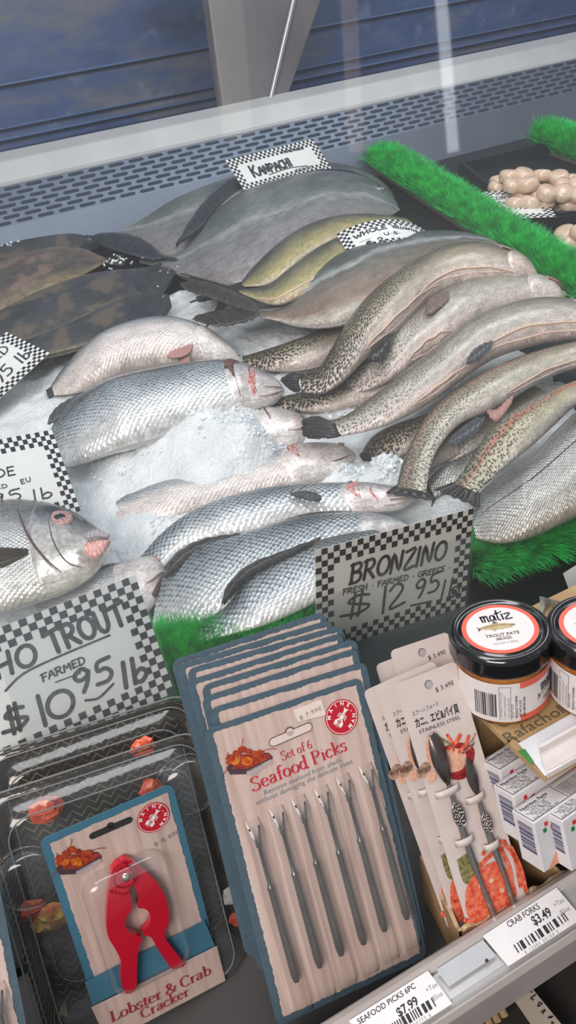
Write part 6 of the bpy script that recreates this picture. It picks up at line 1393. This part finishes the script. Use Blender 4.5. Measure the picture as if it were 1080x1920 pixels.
# ================================================================== small white boxes with nutrition panels
bxw = mat('carton_white', (.68, .66, .67), .4); bxb = mat('carton_blue_print', (.03, .035, .12), .45); bxo = mat('carton_salmon', (.72, .34, .22), .4); bxr = mat('carton_red', (.6, .03, .04), .4); bxg = mat('carton_green', (.02, .2, .06), .4)
BW_, BH_ = .6, 1.15
R0b = frame((1, 0, 0), (0, 1, 0))
mbx, sbx = pose([(0, BW_, BH_), (0, 0, BH_), (0, 0, 0), (0, BW_, 0), (.45, 0, BH_)], [(1008, 1520), (1054, 1541), (1071, 1636), (1030, 1608), (1086, 1521)], R0b, .575, .5)
bw_, bh_ = BW_ * sbx, BH_ * sbx; bl_ = .10
def carton(label, mw):
    root = empty('small_carton', mw, label=label, cat='carton', group='small white cartons in the cardboard tray')
    mb = MB(); mb.box(0, bl_, 0, bw_, 0, bh_); mb.build('box', bxw, root, bevel=.0005)
    mb = MB(); z = bh_ + .0002; q = MB(); q.quad(.001, .082, .0015, bw_ - .0015, z, 0); q.quad(.0014, .0816, .0019, bw_ - .0019, z + .0001, 1)
    for k, y in enumerate(np.linspace(bw_ - .005, .003, 7)):
        text(q, ('Nutrition Facts', 'Serving size 1 can', 'Calories 140', 'Total Fat 8g 10%', 'Sodium 280mg', 'Protein 16g', 'Iron 2% Calcium 4%')[k], .003 + (k % 3) * .002, y - .001, .0040 if k == 0 else .0028, 0, z + .0002, bold=.03 if k == 0 else .0)
        text(q, 'INGREDIENTS: SARDINES, OLIVE OIL, SALT', .036, y - .001, .0022, 0, z + .0002)
    q.quad(.034, .0345, .002, bw_ - .002, z + .0002, 0); mb = q; mb.build('nutrition_panel', [ink, bxw], root)
    mb = MB(); rn = random.Random(6); zz = .012
    while zz < bh_ - .006:
        t_ = rn.choice((.0004, .0008, .0012)); mb.add([(-.0002, .003, zz), (-.0002, bw_ * .8, zz), (-.0002, bw_ * .8, zz + t_), (-.0002, .003, zz + t_)], [(0, 1, 2, 3)], 0); zz += t_ + rn.choice((.0004, .0008))
    mb.build('barcode', bxb, root)
    mb = MB(); mb.add([(.004, -.0002, .0), (bl_, -.0002, .0), (bl_, -.0002, bh_ * .85), (.035, -.0002, bh_ * .8)], [(0, 1, 2, 3)], 0)
    mb.add([(.006, -.0003, bh_ - .011), (.009, -.0003, bh_ - .011), (.009, -.0003, bh_ - .008), (.006, -.0003, bh_ - .008)], [(0, 1, 2, 3)], 2); mb.add([(.008, -.0003, bh_ - .007), (.011, -.0003, bh_ - .007), (.011, -.0003, bh_ - .004), (.008, -.0003, bh_ - .004)], [(0, 1, 2, 3)], 1)
    q = MB(); text(q, 'Conservas', .012, bh_ - .012, .0075, 1, 0, bold=.02, shear=.2); mb.add([(x, -.0004, y) for x, y, z in q.v], q.f, 1)
    mb.build('front_print', [bxo, bxr, bxg], root); return root
ref = mbx @ Vector((0, 0, bh_))
for k, (px, py, lab, dz) in enumerate(((1054, 1541, 'white carton nearest the price rail, orange front and barcode end', 0), (1001, 1544, 'white carton just left of the nearest one, barcode end showing', -.001), (963, 1494, 'shorter looking white carton under the crate edge, red mark on its front', -.004), (938, 1446, 'shadowed white carton farthest back beneath the wooden crate', -.008))):
    p = atz(px, py, ref.z + dz); m = Matrix.Translation(p - ref) @ mbx; carton(lab, m)
# ================================================================== cardboard tray
cbm = mat('corrugated_cardboard', (.34, .20, .10), .7, c2=(.42, .27, .14), nscale=60, bmp=.2, bscale=200); edgem = mat('cardboard_edge', (.50, .36, .21), .7)
root = empty('cardboard_tray', Matrix.Identity(4), label='torn brown cardboard tray holding the crab fork cards and white cartons', cat='cardboard tray')
def wall(P, th, seed, zb):
    rn = random.Random(seed); n = 26; a, b = Vector(P[0]), Vector(P[1]); d = b - a; nrm = Vector((-d.y, d.x, 0)).normalized() * th; mb = MB(); top = []
    for i in range(n + 1):
        f = i / n; p = a + d * f; z = p.z + rn.uniform(-.0012, .0012) + .0015 * math.sin(f * 21 + seed); top.append((p, z))
    vs = []
    for p, z in top: vs += [(p.x, p.y, z), (p.x + nrm.x, p.y + nrm.y, z + .0004), (p.x + nrm.x, p.y + nrm.y, zb), (p.x, p.y, zb)]
    for i in range(n): o = i * 4; mb.add([vs[o + k] for k in range(8)], [(0, 4, 5, 1)], 1); mb.add([vs[o + k] for k in range(8)], [(1, 5, 6, 2), (4, 0, 3, 7)], 0)
    mb.build('tray_wall', [cbm, edgem], root)
wf = .272
wall((aty(868, 1748, wf), aty(1066, 1636, wf)), .003, 1, shz + .002)
pl = aty(868, 1748, wf); zt_ = pl.z
wall((pl, atz(792, 1600, zt_ + .004)), .003, 2, shz + .002)
pr = aty(1064, 1640, wf); wall((pr, atz(950, 1560, zt_ + .002)), .003, 3, shz + .002)
# ================================================================== below the rail
lw = mat('bamboo_pale', (.42, .28, .14), .5, c2=(.55, .40, .22), nscale=30)
zlow = .80
base0 = atz(880, 1905, zlow); xa = atz(1000, 1880, zlow)
root = empty('bamboo_bundle', Matrix.Identity(4), label='bundle of pale bamboo sticks below the price rail at lower right', cat='bamboo sticks')
for i in range(9):
    p = atz(842 + i * 13, 1985 - i * 10, zlow); q = atz(800 + i * 13, 1880 - i * 10, zlow); MB().tube([p, q], .0035, 8).build('stick', lw, root)
mb = MB(); P = [atz(x, y, zlow + .01) for x, y in ((952, 1858), (985, 1838), (1085, 1960), (1040, 1985))]; mb.add([tuple(p) for p in P], [(3, 2, 1, 0)], 0)
mL = Matrix.Translation(P[0]) @ frame(P[2] - P[1], (P[1] - P[2]).cross(Vector((0, 0, 1))) * -1).to_4x4()
o = mb.build('note_card', mat('note_cream', (.5, .44, .36), .5), solid=.0005); tag(o, 'cream handwritten note beside the bamboo sticks in the shadow below', 'note')
q = MB(); q.v = []; rs = random.Random(4); [stroke(q, [(k * .006 + rs.uniform(0, .004), rs.uniform(-.001, .006)) for _ in range(4)], .0009, 0, .0006) for k in range(8)]; m2 = Matrix.Translation(atz(985, 1860, zlow + .0108)) @ frame(P[2] - P[1], Vector((0, 0, 1)).cross(P[2] - P[1])).to_4x4()
b2 = q.build('lettering', ink, o); b2.matrix_world = m2
mb = MB(); mb.box(SX0, SX1, .10, .44, zlow - .03, zlow - .02); o = mb.build('lower_shelf', mat('lower_shelf_dark', (.03, .026, .024), .6)); tag(o, 'dark lower shelf under the price rail', 'shelf')
